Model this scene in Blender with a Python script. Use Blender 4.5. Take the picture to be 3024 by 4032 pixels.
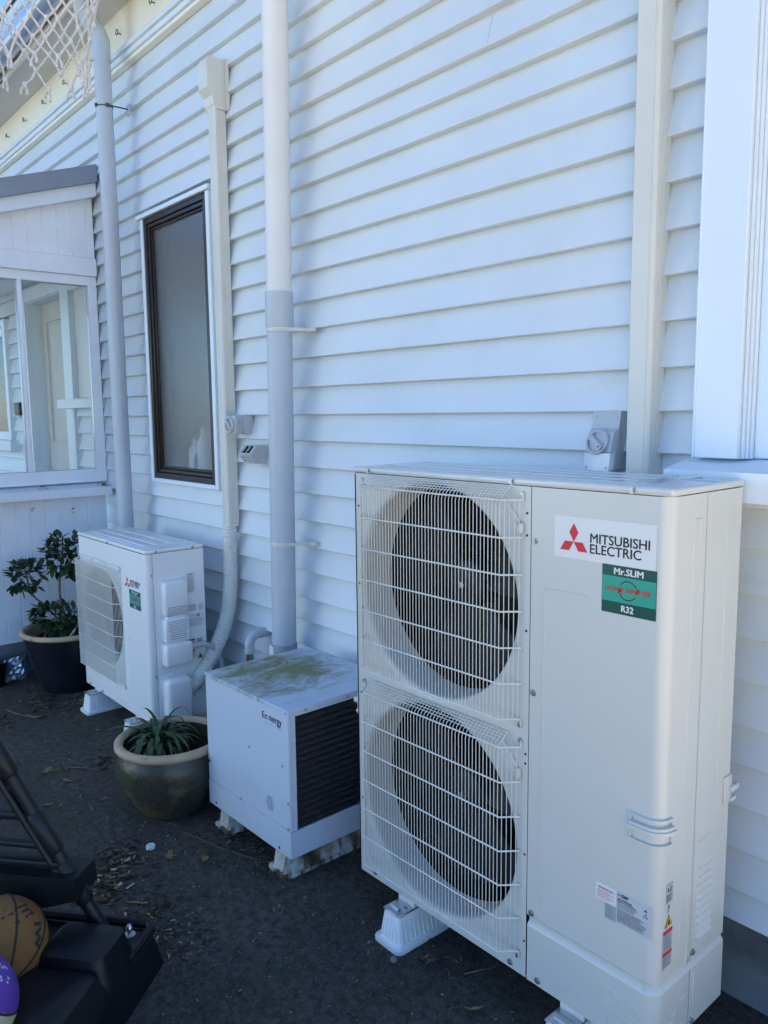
import bpy, bmesh, math, random
from mathutils import Vector, Matrix
random.seed(7)
rad = math.radians
for o in list(bpy.data.objects): bpy.data.objects.remove(o, do_unlink=True)
SC = bpy.context.scene
COL = SC.collection

# ---------------------------------------------------------------- camera
cam_d = bpy.data.cameras.new('camera'); cam = bpy.data.objects.new('camera', cam_d); COL.objects.link(cam)
YAW, PITCH, ROLL = .8657, .1247, -.0108
cam_d.sensor_fit = 'HORIZONTAL'; cam_d.sensor_width = 36.0; cam_d.lens = 36.0*3121.85/3024
cam_d.clip_start = .05; cam_d.clip_end = 500
_f = Vector((-math.sin(YAW)*math.cos(PITCH), math.cos(YAW)*math.cos(PITCH), -math.sin(PITCH)))
_r0 = Vector((math.cos(YAW), math.sin(YAW), 0)); _u0 = _r0.cross(_f)
_r = _r0*math.cos(ROLL)+_u0*math.sin(ROLL); _u = -_r0*math.sin(ROLL)+_u0*math.cos(ROLL)
_m = Matrix((_r, _u, -_f)).transposed().to_4x4(); _m.translation = Vector((1.9059, -1.9821, 1.5964))
cam.matrix_world = _m
SC.camera = cam
SC.render.resolution_x = 768; SC.render.resolution_y = 1024

# ---------------------------------------------------------------- sky, sun, exposure
SUN_EL, SUN_AZ = rad(40), rad(20)      # azimuth from +Y (behind the house) towards +X
W = bpy.data.worlds.new('World'); SC.world = W; W.use_nodes = True
nt = W.node_tree; nt.nodes.clear()
sky = nt.nodes.new('ShaderNodeTexSky'); sky.sky_type = 'NISHITA'; sky.sun_disc = False
sky.sun_elevation = SUN_EL; sky.sun_rotation = SUN_AZ
sky.air_density = 1.0; sky.dust_density = .25; sky.ozone_density = 9
bg = nt.nodes.new('ShaderNodeBackground'); bg.inputs['Strength'].default_value = .105
wo = nt.nodes.new('ShaderNodeOutputWorld')
nt.links.new(sky.outputs[0], bg.inputs[0]); nt.links.new(bg.outputs[0], wo.inputs[0])
sd = bpy.data.lights.new('sun', 'SUN'); sd.energy = 5.0; sd.angle = rad(.53); sd.color = (1, .93, .82)
so = bpy.data.objects.new('sun', sd); COL.objects.link(so)
_sv = Vector((math.sin(SUN_AZ)*math.cos(SUN_EL), math.cos(SUN_AZ)*math.cos(SUN_EL), math.sin(SUN_EL)))
so.rotation_euler = _sv.to_track_quat('Z', 'Y').to_euler(); so.location = (6, 10, 12)
SC.view_settings.view_transform = 'Standard'; SC.view_settings.look = 'None'
SC.view_settings.exposure = 1.88; SC.view_settings.gamma = 1; SC.view_settings.use_curve_mapping = False
SC.render.engine = 'CYCLES'
cy = SC.cycles; cy.use_denoising = True; cy.max_bounces = 8; cy.diffuse_bounces = 5; cy.glossy_bounces = 4
cy.transmission_bounces = 6; cy.transparent_max_bounces = 12; cy.sample_clamp_indirect = 6; cy.caustics_reflective = False; cy.caustics_refractive = True

# ---------------------------------------------------------------- materials
MT = {}
def mat(name, col, rough=.5, spec=.5, var=0., vs=6., bump=0., bs=80., metal=0., stain=None, st=(.55, .75), ss=3., sscale=(1,1,1), coat=0., trans=0., ior=1.45, vscale=(1,1,1), gen=False):
    m = bpy.data.materials.new(name); m.use_nodes = True; n = m.node_tree; N = n.nodes; L = n.links
    p = N['Principled BSDF']; p.inputs['Roughness'].default_value = rough; p.inputs['Specular IOR Level'].default_value = spec
    p.inputs['Metallic'].default_value = metal; p.inputs['Coat Weight'].default_value = coat; p.inputs['IOR'].default_value = ior
    p.inputs['Transmission Weight'].default_value = trans
    p.inputs['Base Color'].default_value = (*col, 1)
    tc = N.new('ShaderNodeTexCoord'); crd = tc.outputs['Object']
    def noise(scale, det=4, rgh=.55, sc=(1,1,1)):
        mp = N.new('ShaderNodeMapping'); mp.inputs['Scale'].default_value = sc; L.new(crd, mp.inputs[0])
        t = N.new('ShaderNodeTexNoise'); t.inputs['Scale'].default_value = scale; t.inputs['Detail'].default_value = det; t.inputs['Roughness'].default_value = rgh
        L.new(mp.outputs[0], t.inputs['Vector']); return t
    last = None
    if var:
        t = noise(vs, 5, .6, vscale); r = N.new('ShaderNodeMapRange'); r.inputs[1].default_value = .3; r.inputs[2].default_value = .7
        r.inputs[3].default_value = 1-var; r.inputs[4].default_value = 1+var; L.new(t.outputs[0], r.inputs[0])
        x = N.new('ShaderNodeMix'); x.data_type = 'RGBA'; x.blend_type = 'MULTIPLY'; x.inputs[0].default_value = 1
        x.inputs[6].default_value = (*col, 1); L.new(r.outputs[0], x.inputs[7]); last = x.outputs[2]
    if stain:
        for k, (sc_, rng, c2, scl) in enumerate(stain):
            t = noise(sc_, 6, .62, scl); r = N.new('ShaderNodeMapRange'); r.inputs[1].default_value = rng[0]; r.inputs[2].default_value = rng[1]
            L.new(t.outputs[0], r.inputs[0])
            x = N.new('ShaderNodeMix'); x.data_type = 'RGBA'; L.new(r.outputs[0], x.inputs[0])
            if last: L.new(last, x.inputs[6])
            else: x.inputs[6].default_value = (*col, 1)
            x.inputs[7].default_value = (*c2, 1); last = x.outputs[2]
    if last: L.new(last, p.inputs['Base Color'])
    if bump:
        t = noise(bs, 6, .6); b = N.new('ShaderNodeBump'); b.inputs['Strength'].default_value = bump; b.inputs['Distance'].default_value = .01
        L.new(t.outputs[0], b.inputs['Height']); L.new(b.outputs[0], p.inputs['Normal'])
    MT[name] = m; return m
paint = mat('wall_paint', (.655, .705, .73), .42, .4, var=.045, vs=2.2, bump=.05, bs=140, stain=[(2.5, (.63, .8), (.6, .6, .56), (1, 1, 3)), (60, (.76, .79), (.3, .27, .22), (1, 1, 1))])
trim = mat('trim_paint', (.71, .775, .82), .38, .45, var=.02, vs=4, bump=.03, bs=120)
cream = mat('frieze_paint', (.84, .79, .66), .45, .4, var=.03, vs=3, bump=.03, bs=90)
porchp = mat('porch_paint', (.79, .82, .86), .45, .4, var=.04, vs=5, bump=.05, bs=90, stain=[(7, (.66, .8), (.5, .5, .5), (1, 1, .6))])
soffm = mat('soffit_paint', (.62, .61, .57), .55, .3, var=.04)
conc_f = mat('foundation_concrete', (.16, .175, .19), .8, .2, var=.15, vs=9, bump=.3, bs=60, stain=[(3, (.5, .7), (.09, .1, .1), (1, 1, 1))])
browns = mat('brown_window_frame', (.024, .016, .012), .35, .5, var=.2, vs=8)
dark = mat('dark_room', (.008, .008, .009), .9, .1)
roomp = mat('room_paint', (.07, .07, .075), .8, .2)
unitp = mat('unit_paint', (.57, .575, .54), .33, .5, coat=.15, var=.015, vs=3)
unitw = mat('guard_wire', (.66, .65, .59), .35, .5)
unitl = mat('unit_paint_pale', (.79, .80, .79), .33, .5, coat=.15, var=.015, vs=3)
lidm = mat('lid_paint', (.57, .585, .57), .22, .5, coat=.6, var=.015, vs=3)
seamm = mat('seam_shadow_gap', (.08, .08, .08), .8, .2)
black = mat('black_plastic', (.007, .0075, .009), .42, .4, var=.3, vs=9, bump=.06, bs=300)
fanm = mat('fan_plastic', (.007, .007, .009), .5, .4)
coil = mat('coil_fins', (.012, .013, .016), .5, .5)
screwm = mat('screw_metal', (.42, .43, .43), .35, .5, metal=.9)
zinc = mat('zinc_plate', (.55, .58, .6), .3, .5, metal=.95, var=.1, vs=30)
pvc = mat('pvc_grey', (.455, .505, .56), .35, .45, var=.03, vs=5, stain=[(9, (.69, .78), (.36, .37, .4), (1, 1, .35))])
pvcw = mat('pvc_painted', (.70, .70, .69), .4, .4, var=.03, vs=5)
pvcd = mat('pvc_coupling', (.30, .33, .38), .4, .4, var=.05)
ivory = mat('duct_ivory', (.64, .635, .575), .38, .45, var=.03, vs=6)
flexm = mat('flex_ivory', (.66, .66, .62), .36, .45)
greybox = mat('switch_grey', (.46, .48, .50), .38, .45)
greyboxd = mat('outlet_grey', (.44, .46, .44), .4, .45)
clear = mat('clear_cover', (.62, .66, .70), .1, .7)
whitep = mat('white_plastic', (.74, .74, .72), .4, .45, var=.03, vs=10)
whited = mat('white_plastic_dirty', (.62, .60, .54), .6, .3, var=.1, vs=14, stain=[(9, (.42, .58), (.22, .18, .11), (1, 1, .6)), (30, (.47, .60), (.06, .047, .03), (1, 1, .2))])
econ = mat('box_paint', (.53, .60, .70), .38, .5, var=.02, vs=4, stain=[(14, (.72, .80), (.36, .34, .3), (1, 1, .4))])
blackgr = mat('louvre_black', (.022, .022, .023), .5, .4)
flash = mat('flashing_metal', (.26, .29, .34), .4, .5, metal=.25, var=.06, vs=6)
gutm = mat('gutter_metal', (.42, .45, .50), .25, .5, metal=.6)
roofm = mat('roof_metal', (.3, .31, .33), .45, .4)
red = mat('print_red', (.62, .03, .035), .4, .4); ink = mat('print_ink', (.035, .03, .03), .5, .3); inkg = mat('print_grey_ink', (.22, .22, .25), .5, .3)
pinkink = mat('print_pink', (.55, .16, .2), .5, .3); lab_w = mat('label_white', (.70, .70, .685), .35, .4); lab_s = mat('label_silver', (.50, .53, .56), .4, .5); lab_g = mat('label_grey', (.36, .38, .41), .45, .4)
lab_dg = mat('label_dark_green', (.012, .075, .06), .25, .5); lab_mg = mat('label_green', (.03, .33, .235), .25, .5); lab_ye = mat('label_yellow', (.70, .48, .02), .4, .4); blueink = mat('print_blue', (.10, .36, .72), .5, .3); labp = mat('label_pinkish', (.68, .60, .62), .4, .4); orangeink = mat('print_orange', (.65, .25, .1), .5, .3)
rope = mat('net_rope', (.62, .61, .60), .85, .15, var=.12, vs=60, bump=.4, bs=400)
soil = mat('potting_soil', (.02, .016, .012), .95, .1, var=.5, vs=60, bump=.8, bs=90)
leafm = mat('leaf_green', (.022, .05, .018), .4, .45, var=.35, vs=18); leafy = mat('leaf_green_light', (.05, .09, .03), .4, .45, var=.3, vs=18)
strapm = mat('strap_leaf', (.042, .075, .026), .38, .45, var=.35, vs=14, stain=[(9, (.68, .76), (.30, .19, .08), (1, 1, 1))])
deadm = mat('dead_leaf', (.33, .20, .10), .75, .2, var=.35, vs=20)
barkm = mat('stem_bark', (.16, .11, .075), .8, .2, var=.3, vs=30, bump=.4, bs=120)
potblk = mat('pot_glaze_black', (.010, .012, .018), .3, .5, var=.3, vs=6, bump=.06, bs=30, stain=[(6, (.62, .8), (.06, .05, .04), (1, 1, .6))])
potrim = mat('pot_rim_tan', (.46, .34, .22), .55, .35, var=.12, vs=12, stain=[(22, (.60, .66), (.09, .10, .07), (1, 1, 1))])
bark_chip = mat('wood_chip', (.15, .105, .065), .85, .15, var=.4, vs=25); chip_d = mat('wood_chip_dark', (.05, .038, .028), .9, .1, var=.4, vs=25); chip_l = mat('chip_pale', (.34, .29, .20), .8, .2, var=.15, vs=20)
orange = mat('ball_leather', (.23, .115, .035), .6, .3, var=.1, vs=12, bump=.5, bs=420); seamb = mat('ball_seam', (.035, .02, .02), .6, .3)
purple = mat('ball_purple', (.11, .05, .33), .5, .35, bump=.2, bs=420); bcream = mat('ball_cream', (.52, .45, .29), .5, .35, var=.06, bump=.2, bs=420)
doorm = mat('door_paint', (.60, .57, .52), .5, .4, var=.03); foil = mat('silver_foil', (.55, .62, .70), .28, .5, metal=.8)
steel = mat('rod_steel', (.10, .10, .11), .4, .5, metal=.7); pavem = mat('bounce_paving', (.78, .64, .42), .85, .2, var=.1, vs=3, bump=.2)
fencem = mat('timber_fence', (.34, .25, .16), .8, .2, var=.25, vs=5, vscale=(8, 8, .6)); bouncem = mat('bounce_block_paint', (.60, .72, .78), .55, .3, var=.03)

# green/brown glazed pot: brown lower band and bare tan patches under the rim
def pot_green():
    m = mat('pot_glaze_green', (.050, .050, .036), .22, .5, var=.3, vs=8, bump=.25, bs=50,
            stain=[(4.2, (.54, .62), (.15, .11, .06), (1, 1, 1.4)), (40, (.55, .75), (.11, .10, .065), (6, 6, .25))])
    return m
potgrn = pot_green()
def ground_mat():
    m = bpy.data.materials.new('ground_concrete'); m.use_nodes = True; N = m.node_tree.nodes; L = m.node_tree.links
    p = N['Principled BSDF']; p.inputs['Roughness'].default_value = .88; p.inputs['Specular IOR Level'].default_value = .25
    tc = N.new('ShaderNodeTexCoord')
    def noise(s, d=6, r=.6, sc=(1,1,1)):
        mp = N.new('ShaderNodeMapping'); mp.inputs['Scale'].default_value = sc; L.new(tc.outputs['Object'], mp.inputs[0])
        t = N.new('ShaderNodeTexNoise'); t.inputs['Scale'].default_value = s; t.inputs['Detail'].default_value = d; t.inputs['Roughness'].default_value = r; L.new(mp.outputs[0], t.inputs['Vector']); return t.outputs[0]
    def rng(x, a, b):
        r = N.new('ShaderNodeMapRange'); r.inputs[1].default_value = a; r.inputs[2].default_value = b; L.new(x, r.inputs[0]); return r.outputs[0]
    def mix(f, a, b):
        x = N.new('ShaderNodeMix'); x.data_type = 'RGBA'; L.new(f, x.inputs[0])
        for s, v in ((6, a), (7, b)):
            if isinstance(v, tuple): x.inputs[s].default_value = (*v, 1)
            else: L.new(v, x.inputs[s])
        return x.outputs[2]
    c = mix(rng(noise(1.6), .35, .65), (.105, .092, .076), (.060, .053, .047))
    c = mix(rng(noise(2.3, 6, .65), .5, .64), c, (.062, .070, .042))          # moss film
    c = mix(rng(noise(1.9, 5, .55, (1.7, 1, 1)), .54, .66), c, (.070, .050, .042))  # reddish dirt
    c = mix(rng(noise(9, 6, .7), .56, .72), c, (.028, .024, .020))
    c = mix(rng(noise(5, 6, .7, (1, 3, 1)), .66, .78), c, (.14, .13, .118))
    c = mix(rng(noise(34, 5, .7), .42, .62), c, (.040, .034, .030))
    c = mix(rng(noise(75, 4, .7), .58, .68), c, (.135, .125, .105))
    c = mix(rng(noise(160, 3, .6), .62, .72), c, (.22, .21, .19))             # pale grit
    c = mix(rng(noise(210, 3, .6), .62, .72), c, (.014, .013, .012))
    L.new(c, p.inputs['Base Color'])
    b = N.new('ShaderNodeBump'); b.inputs['Strength'].default_value = .9; b.inputs['Distance'].default_value = .008
    a_ = N.new('ShaderNodeMath'); a_.operation = 'ADD'; L.new(noise(120, 6, .7), a_.inputs[0]); L.new(noise(7, 5, .6), a_.inputs[1]); L.new(a_.outputs[0], b.inputs['Height']); L.new(b.outputs[0], p.inputs['Normal'])
    return m
groundm = ground_mat()
def glass_clear():
    m = bpy.data.materials.new('clear_glass'); m.use_nodes = True; N = m.node_tree.nodes; L = m.node_tree.links; N.clear()
    o = N.new('ShaderNodeOutputMaterial'); x = N.new('ShaderNodeMixShader'); fr = N.new('ShaderNodeFresnel'); fr.inputs[0].default_value = 1.5
    t = N.new('ShaderNodeBsdfTransparent'); t.inputs[0].default_value = (.93, .95, .95, 1); g = N.new('ShaderNodeBsdfGlossy'); g.inputs['Roughness'].default_value = .01
    L.new(fr.outputs[0], x.inputs[0]); L.new(t.outputs[0], x.inputs[1]); L.new(g.outputs[0], x.inputs[2]); L.new(x.outputs[0], o.inputs[0]); return m
glassm = glass_clear()
def frosted():
    m = bpy.data.materials.new('frosted_glass'); m.use_nodes = True; N = m.node_tree.nodes; L = m.node_tree.links
    p = N['Principled BSDF']; p.inputs['Base Color'].default_value = (.88, .93, .95, 1); p.inputs['Roughness'].default_value = .26; p.inputs['Transmission Weight'].default_value = .95; p.inputs['Coat Weight'].default_value = .25; p.inputs['Coat Roughness'].default_value = .2; p.inputs['IOR'].default_value = 1.45
    t = N.new('ShaderNodeTexNoise'); t.inputs['Scale'].default_value = 160; t.inputs['Detail'].default_value = 3; tc = N.new('ShaderNodeTexCoord'); L.new(tc.outputs['Object'], t.inputs['Vector'])
    b = N.new('ShaderNodeBump'); b.inputs['Strength'].default_value = .35; b.inputs['Distance'].default_value = .003; L.new(t.outputs[0], b.inputs['Height']); L.new(b.outputs[0], p.inputs['Normal']); return m
frostm = frosted()
def econ_top():
    m = bpy.data.materials.new('mossy_box_top'); m.use_nodes = True; N = m.node_tree.nodes; L = m.node_tree.links
    p = N['Principled BSDF']; p.inputs['Roughness'].default_value = .42
    tc = N.new('ShaderNodeTexCoord'); mp = N.new('ShaderNodeMapping'); mp.inputs['Scale'].default_value = (1, 1, 1); L.new(tc.outputs['Object'], mp.inputs[0])
    t = N.new('ShaderNodeTexNoise'); t.inputs['Scale'].default_value = 6; t.inputs['Detail'].default_value = 12; t.inputs['Roughness'].default_value = .75; t.inputs['Distortion'].default_value = 1.2
    mp2 = N.new('ShaderNodeMapping'); mp2.inputs['Scale'].default_value = (1.6, .8, 1); mp2.inputs['Rotation'].default_value = (0, 0, .5); L.new(tc.outputs['Object'], mp2.inputs[0]); L.new(mp2.outputs[0], t.inputs['Vector'])
    # moss grows as one ragged patch on the left and middle of the lid
    mpp = N.new('ShaderNodeMapping'); mpp.inputs['Location'].default_value = (-.18/.36, -.21/.36, 0); mpp.inputs['Scale'].default_value = (1/.36, 1/.36, 0); L.new(tc.outputs['Object'], mpp.inputs[0])
    ln = N.new('ShaderNodeVectorMath'); ln.operation = 'LENGTH'; L.new(mpp.outputs[0], ln.inputs[0])
    mr = N.new('ShaderNodeMapRange'); mr.inputs[1].default_value = .25; mr.inputs[2].default_value = 1.15; mr.inputs[3].default_value = .17; mr.inputs[4].default_value = -.17; L.new(ln.outputs['Value'], mr.inputs[0])
    s = N.new('ShaderNodeMath'); s.operation = 'ADD'; L.new(t.outputs[0], s.inputs[0]); L.new(mr.outputs[0], s.inputs[1])
    r = N.new('ShaderNodeMapRange'); r.inputs[1].default_value = .43; r.inputs[2].default_value = .68; L.new(s.outputs[0], r.inputs[0])
    x = N.new('ShaderNodeMix'); x.data_type = 'RGBA'; L.new(r.outputs[0], x.inputs[0]); x.inputs[6].default_value = (.50, .58, .69, 1); x.inputs[7].default_value = (.21, .225, .115, 1)
    L.new(x.outputs[2], p.inputs['Base Color'])
    rr = N.new('ShaderNodeMapRange'); rr.inputs[3].default_value = .35; rr.inputs[4].default_value = .9; L.new(r.outputs[0], rr.inputs[0]); L.new(rr.outputs[0], p.inputs['Roughness'])
    return m
econtop = econ_top()

# ---------------------------------------------------------------- mesh helpers
class MB:
    def __init__(s, T=None): s.v = []; s.f = []; s.m = []; s.T = T
    def add(s, vs, fs, mi=0):
        o = len(s.v); T = s.T
        s.v += [tuple(T(Vector(p))) if T else tuple(p) for p in vs]
        for f in fs: s.f.append([i+o for i in f]); s.m.append(mi)
    def box(s, x0, x1, y0, y1, z0, z1, mi=0):
        s.add([(x0,y0,z0),(x1,y0,z0),(x1,y1,z0),(x0,y1,z0),(x0,y0,z1),(x1,y0,z1),(x1,y1,z1),(x0,y1,z1)],
              [(0,3,2,1),(4,5,6,7),(0,1,5,4),(1,2,6,5),(2,3,7,6),(3,0,4,7)], mi)
    def rbox(s, x0, x1, y0, y1, z0, z1, r, seg=2, mi=0):
        bm = bmesh.new(); bmesh.ops.create_cube(bm, size=1)
        for v in bm.verts: v.co = Vector((x0+(v.co.x+.5)*(x1-x0), y0+(v.co.y+.5)*(y1-y0), z0+(v.co.z+.5)*(z1-z0)))
        bmesh.ops.bevel(bm, geom=bm.edges[:], offset=r, segments=seg, profile=.5, affect='EDGES')
        bm.verts.index_update(); s.add([v.co.copy() for v in bm.verts], [[v.index for v in f.verts] for f in bm.faces], mi); bm.free()
    def hexa(s, p8, mi=0):
        s.add(p8, [(0,3,2,1),(4,5,6,7),(0,1,5,4),(1,2,6,5),(2,3,7,6),(3,0,4,7)], mi)
    def prism(s, poly, axis, a0, a1, mi=0):
        # poly: list of 2D points; axis 0: (y,z), 1: (x,z), 2: (x,y)
        def P(p, a): return (a, p[0], p[1]) if axis == 0 else (p[0], a, p[1]) if axis == 1 else (p[0], p[1], a)
        n = len(poly); s.add([P(p, a0) for p in poly]+[P(p, a1) for p in poly],
              [tuple(range(n))[::-1], tuple(range(n, 2*n))]+[(i, (i+1) % n, n+(i+1) % n, n+i) for i in range(n)], mi)
    def strip(s, poly, z0, z1, mi=0):   # open wall from a plan polyline
        n = len(poly); s.add([(p[0], p[1], z0) for p in poly]+[(p[0], p[1], z1) for p in poly], [(i, i+1, n+i+1, n+i) for i in range(n-1)], mi)
    def tube(s, pts, r, n=8, mi=0, cap=True, closed=False):
        pts = [Vector(p) for p in pts]; k = len(pts); rs = r if isinstance(r, (list, tuple)) else [r]*k
        vs = []; up = None
        for i, p in enumerate(pts):
            a = pts[(i-1) % k] if (closed or i > 0) else p; b = pts[(i+1) % k] if (closed or i < k-1) else p
            t = (b-a).normalized()
            if up is None: up = Vector((0,0,1)) if abs(t.z) < .9 else Vector((1,0,0))
            sd_ = t.cross(up); sd_ = sd_.normalized() if sd_.length > 1e-6 else t.orthogonal().normalized()
            up = sd_.cross(t).normalized()
            for j in range(n):
                a_ = 2*math.pi*(j+.5)/n; vs.append(p+(sd_*math.cos(a_)+up*math.sin(a_))*rs[i])
        fs = []
        for i in range(k if closed else k-1):
            for j in range(n):
                i2 = (i+1) % k; fs.append((i*n+j, i*n+(j+1) % n, i2*n+(j+1) % n, i2*n+j))
        if cap and not closed: fs += [tuple(range(n))[::-1], tuple(range((k-1)*n, k*n))]
        s.add(vs, fs, mi)
    def lathe(s, prof, n=32, c=(0,0,0), mi=0, axis='Z'):
        vs = []
        for r, h in prof:
            for j in range(n):
                a = 2*math.pi*j/n; x, y = r*math.cos(a), r*math.sin(a)
                vs.append((c[0]+x, c[1]+y, c[2]+h) if axis == 'Z' else (c[0]+x, c[1]+h, c[2]+y) if axis == 'Y' else (c[0]+h, c[1]+x, c[2]+y))
        fs = [(i*n+j, i*n+(j+1) % n, (i+1)*n+(j+1) % n, (i+1)*n+j) for i in range(len(prof)-1) for j in range(n)]
        if axis == 'Y': fs = [f[::-1] for f in fs]
        s.add(vs, fs, mi)
    def build(s, name, mats, parent=None, smooth=None, loc=None):
        me = bpy.data.meshes.new(name); me.from_pydata(s.v, [], s.f)
        for m in (mats if isinstance(mats, (list, tuple)) else [mats]): me.materials.append(m)
        me.polygons.foreach_set('material_index', s.m)
        me.update()
        bm = bmesh.new(); bm.from_mesh(me); bmesh.ops.recalc_face_normals(bm, faces=bm.faces[:]); bm.to_mesh(me); bm.free()
        if smooth is not None: me.shade_smooth(); me.set_sharp_from_angle(angle=rad(smooth))
        o = bpy.data.objects.new(name, me); COL.objects.link(o)
        if parent: o.parent = parent
        if loc: o.location = loc
        return o
def tag(o, label=None, cat=None, group=None, kind=None):
    if label: o['label'] = label
    if cat: o['category'] = cat
    if group: o['group'] = group
    if kind: o['kind'] = kind
    return o
def empty(name, loc=(0,0,0), rz=0., label=None, cat=None, group=None):
    o = bpy.data.objects.new(name, None); COL.objects.link(o); o.location = loc; o.rotation_euler = (0, 0, rz); o.empty_display_size = .1
    return tag(o, label, cat, group)
def copy_tree(o, parent=None):
    c = o.copy(); COL.objects.link(c); c.parent = parent
    for ch in [x for x in bpy.data.objects if x.parent == o]: copy_tree(ch, c)
    return c
_tc = {}
def glyphs(txt, bold=0., shear=0., res=2):
    k = (txt, bold, shear, res)
    if k in _tc: return _tc[k]
    cu = bpy.data.curves.new('t', 'FONT'); cu.body = txt; cu.size = 1; cu.resolution_u = res; cu.offset = bold; cu.shear = shear; cu.fill_mode = 'FRONT'
    ob = bpy.data.objects.new('t', cu); COL.objects.link(ob); bpy.context.view_layer.update()
    me = bpy.data.meshes.new_from_object(ob); vs = [v.co.copy() for v in me.vertices]; fs = [tuple(p.vertices) for p in me.polygons]
    bpy.data.objects.remove(ob, do_unlink=True); bpy.data.meshes.remove(me)
    if vs:
        x0 = min(v.x for v in vs); x1 = max(v.x for v in vs); y0 = min(v.y for v in vs); y1 = max(v.y for v in vs)
        vs = [((v.x-x0)/(x1-x0), (v.y-y0)/(y1-y0)) for v in vs]
    _tc[k] = (vs, fs); return _tc[k]
def pl_front(y): return lambda u, v: (u, y, v)
def pl_side(x): return lambda u, v: (x, u, v)
def put_text(mb, txt, P, u0, u1, v0, v1, mi=0, bold=0., shear=0., res=2):
    vs, fs = glyphs(txt, 0., shear, res); h = (v1-v0)*min(bold, .03)*2.2
    n_ = Vector(P(1, 0))-Vector(P(0, 0)); k_ = n_.cross(Vector(P(0, 1))-Vector(P(0, 0))).normalized()*.00012
    for j, (dx, dy) in enumerate(((-1,0),(1,0),(0,1),(0,-1)) if bold else ((0,0),)):
        mb.add([Vector(P(u0+a*(u1-u0)+dx*h, v0+b*(v1-v0)+dy*h*.6))+k_*j for a, b in vs], fs, mi)
def put_poly(mb, P, pts, mi=0): mb.add([P(*p) for p in pts], [tuple(range(len(pts)))], mi)
def put_rect(mb, P, u0, u1, v0, v1, mi=0): put_poly(mb, P, [(u0,v0),(u1,v0),(u1,v1),(u0,v1)], mi)
def fine_print(mb, P, u0, u1, v0, v1, rows, mi=0, seed=0, fill=.36):
    r = random.Random(seed); h = (v1-v0)/rows
    for i in range(rows):
        y = v1-(i+.5)*h; x = u0; end = u0+(u1-u0)*r.uniform(.65, 1)
        while x < end:
            w = (u1-u0)*r.uniform(.05, .16); put_rect(mb, P, x, min(x+w, end), y-h*fill/2, y+h*fill/2, mi); x += w+(u1-u0)*.025
def diamonds(mb, P, cx, cz, s, mi=0):   # three-diamond emblem, s = edge length
    for a in (90, 210, 330):
        d = rad(a); ax = (math.cos(d), math.sin(d)); l = s*math.sqrt(3); w = s*.5; px = (-ax[1], ax[0])
        put_poly(mb, P, [(cx, cz), (cx+ax[0]*l/2-px[0]*w, cz+ax[1]*l/2-px[1]*w), (cx+ax[0]*l, cz+ax[1]*l), (cx+ax[0]*l/2+px[0]*w, cz+ax[1]*l/2+px[1]*w)], mi)
def arc(cx, cy_, r, a0, a1, n): return [(cx+r*math.cos(rad(a0+(a1-a0)*i/n)), cy_+r*math.sin(rad(a0+(a1-a0)*i/n))) for i in range(n+1)]
def bez(pts, n=24):      # Catmull-Rom through points
    P = [Vector(p) for p in pts]; P = [P[0]*2-P[1]]+P+[P[-1]*2-P[-2]]; out = []
    for i in range(1, len(P)-2):
        for k in range(n):
            t = k/n; out.append(.5*((2*P[i])+(P[i+1]-P[i-1])*t+(2*P[i-1]-5*P[i]+4*P[i+1]-P[i+2])*t*t+(3*P[i]-P[i-1]-3*P[i+1]+P[i+2])*t**3))
    return out+[P[-2]]

def frame(mb, x0, x1, z0, z1, wd, y0, y1, r=.003):
    mb.rbox(x0, x0+wd, y0, y1, z0, z1, r, 1); mb.rbox(x1-wd, x1, y0, y1, z0, z1, r, 1); mb.rbox(x0+wd+.0003, x1-wd-.0003, y0, y1, z0, z0+wd, r, 1); mb.rbox(x0+wd+.0003, x1-wd-.0003, y0, y1, z1-wd, z1, r, 1)
# ================================================================ SETTING
g = MB(); g.add([(-60,-60,0),(60,-60,0),(60,60,0),(-60,60,0)], [(0,1,2,3)]); tag(g.build('ground', groundm), 'dark mossy concrete yard with dirt patches', 'ground', kind='structure')
g = MB(); g.add([(2.25,-14,.004),(14,-14,.004),(14,9,.004),(2.25,9,.004)], [(0,1,2,3)]); tag(g.build('path', pavem), 'unseen pale paving added to bounce warm sunlight into the shaded yard', 'path', kind='structure')  # sunlit sheet out of view, added for warm bounce from the right

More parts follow.
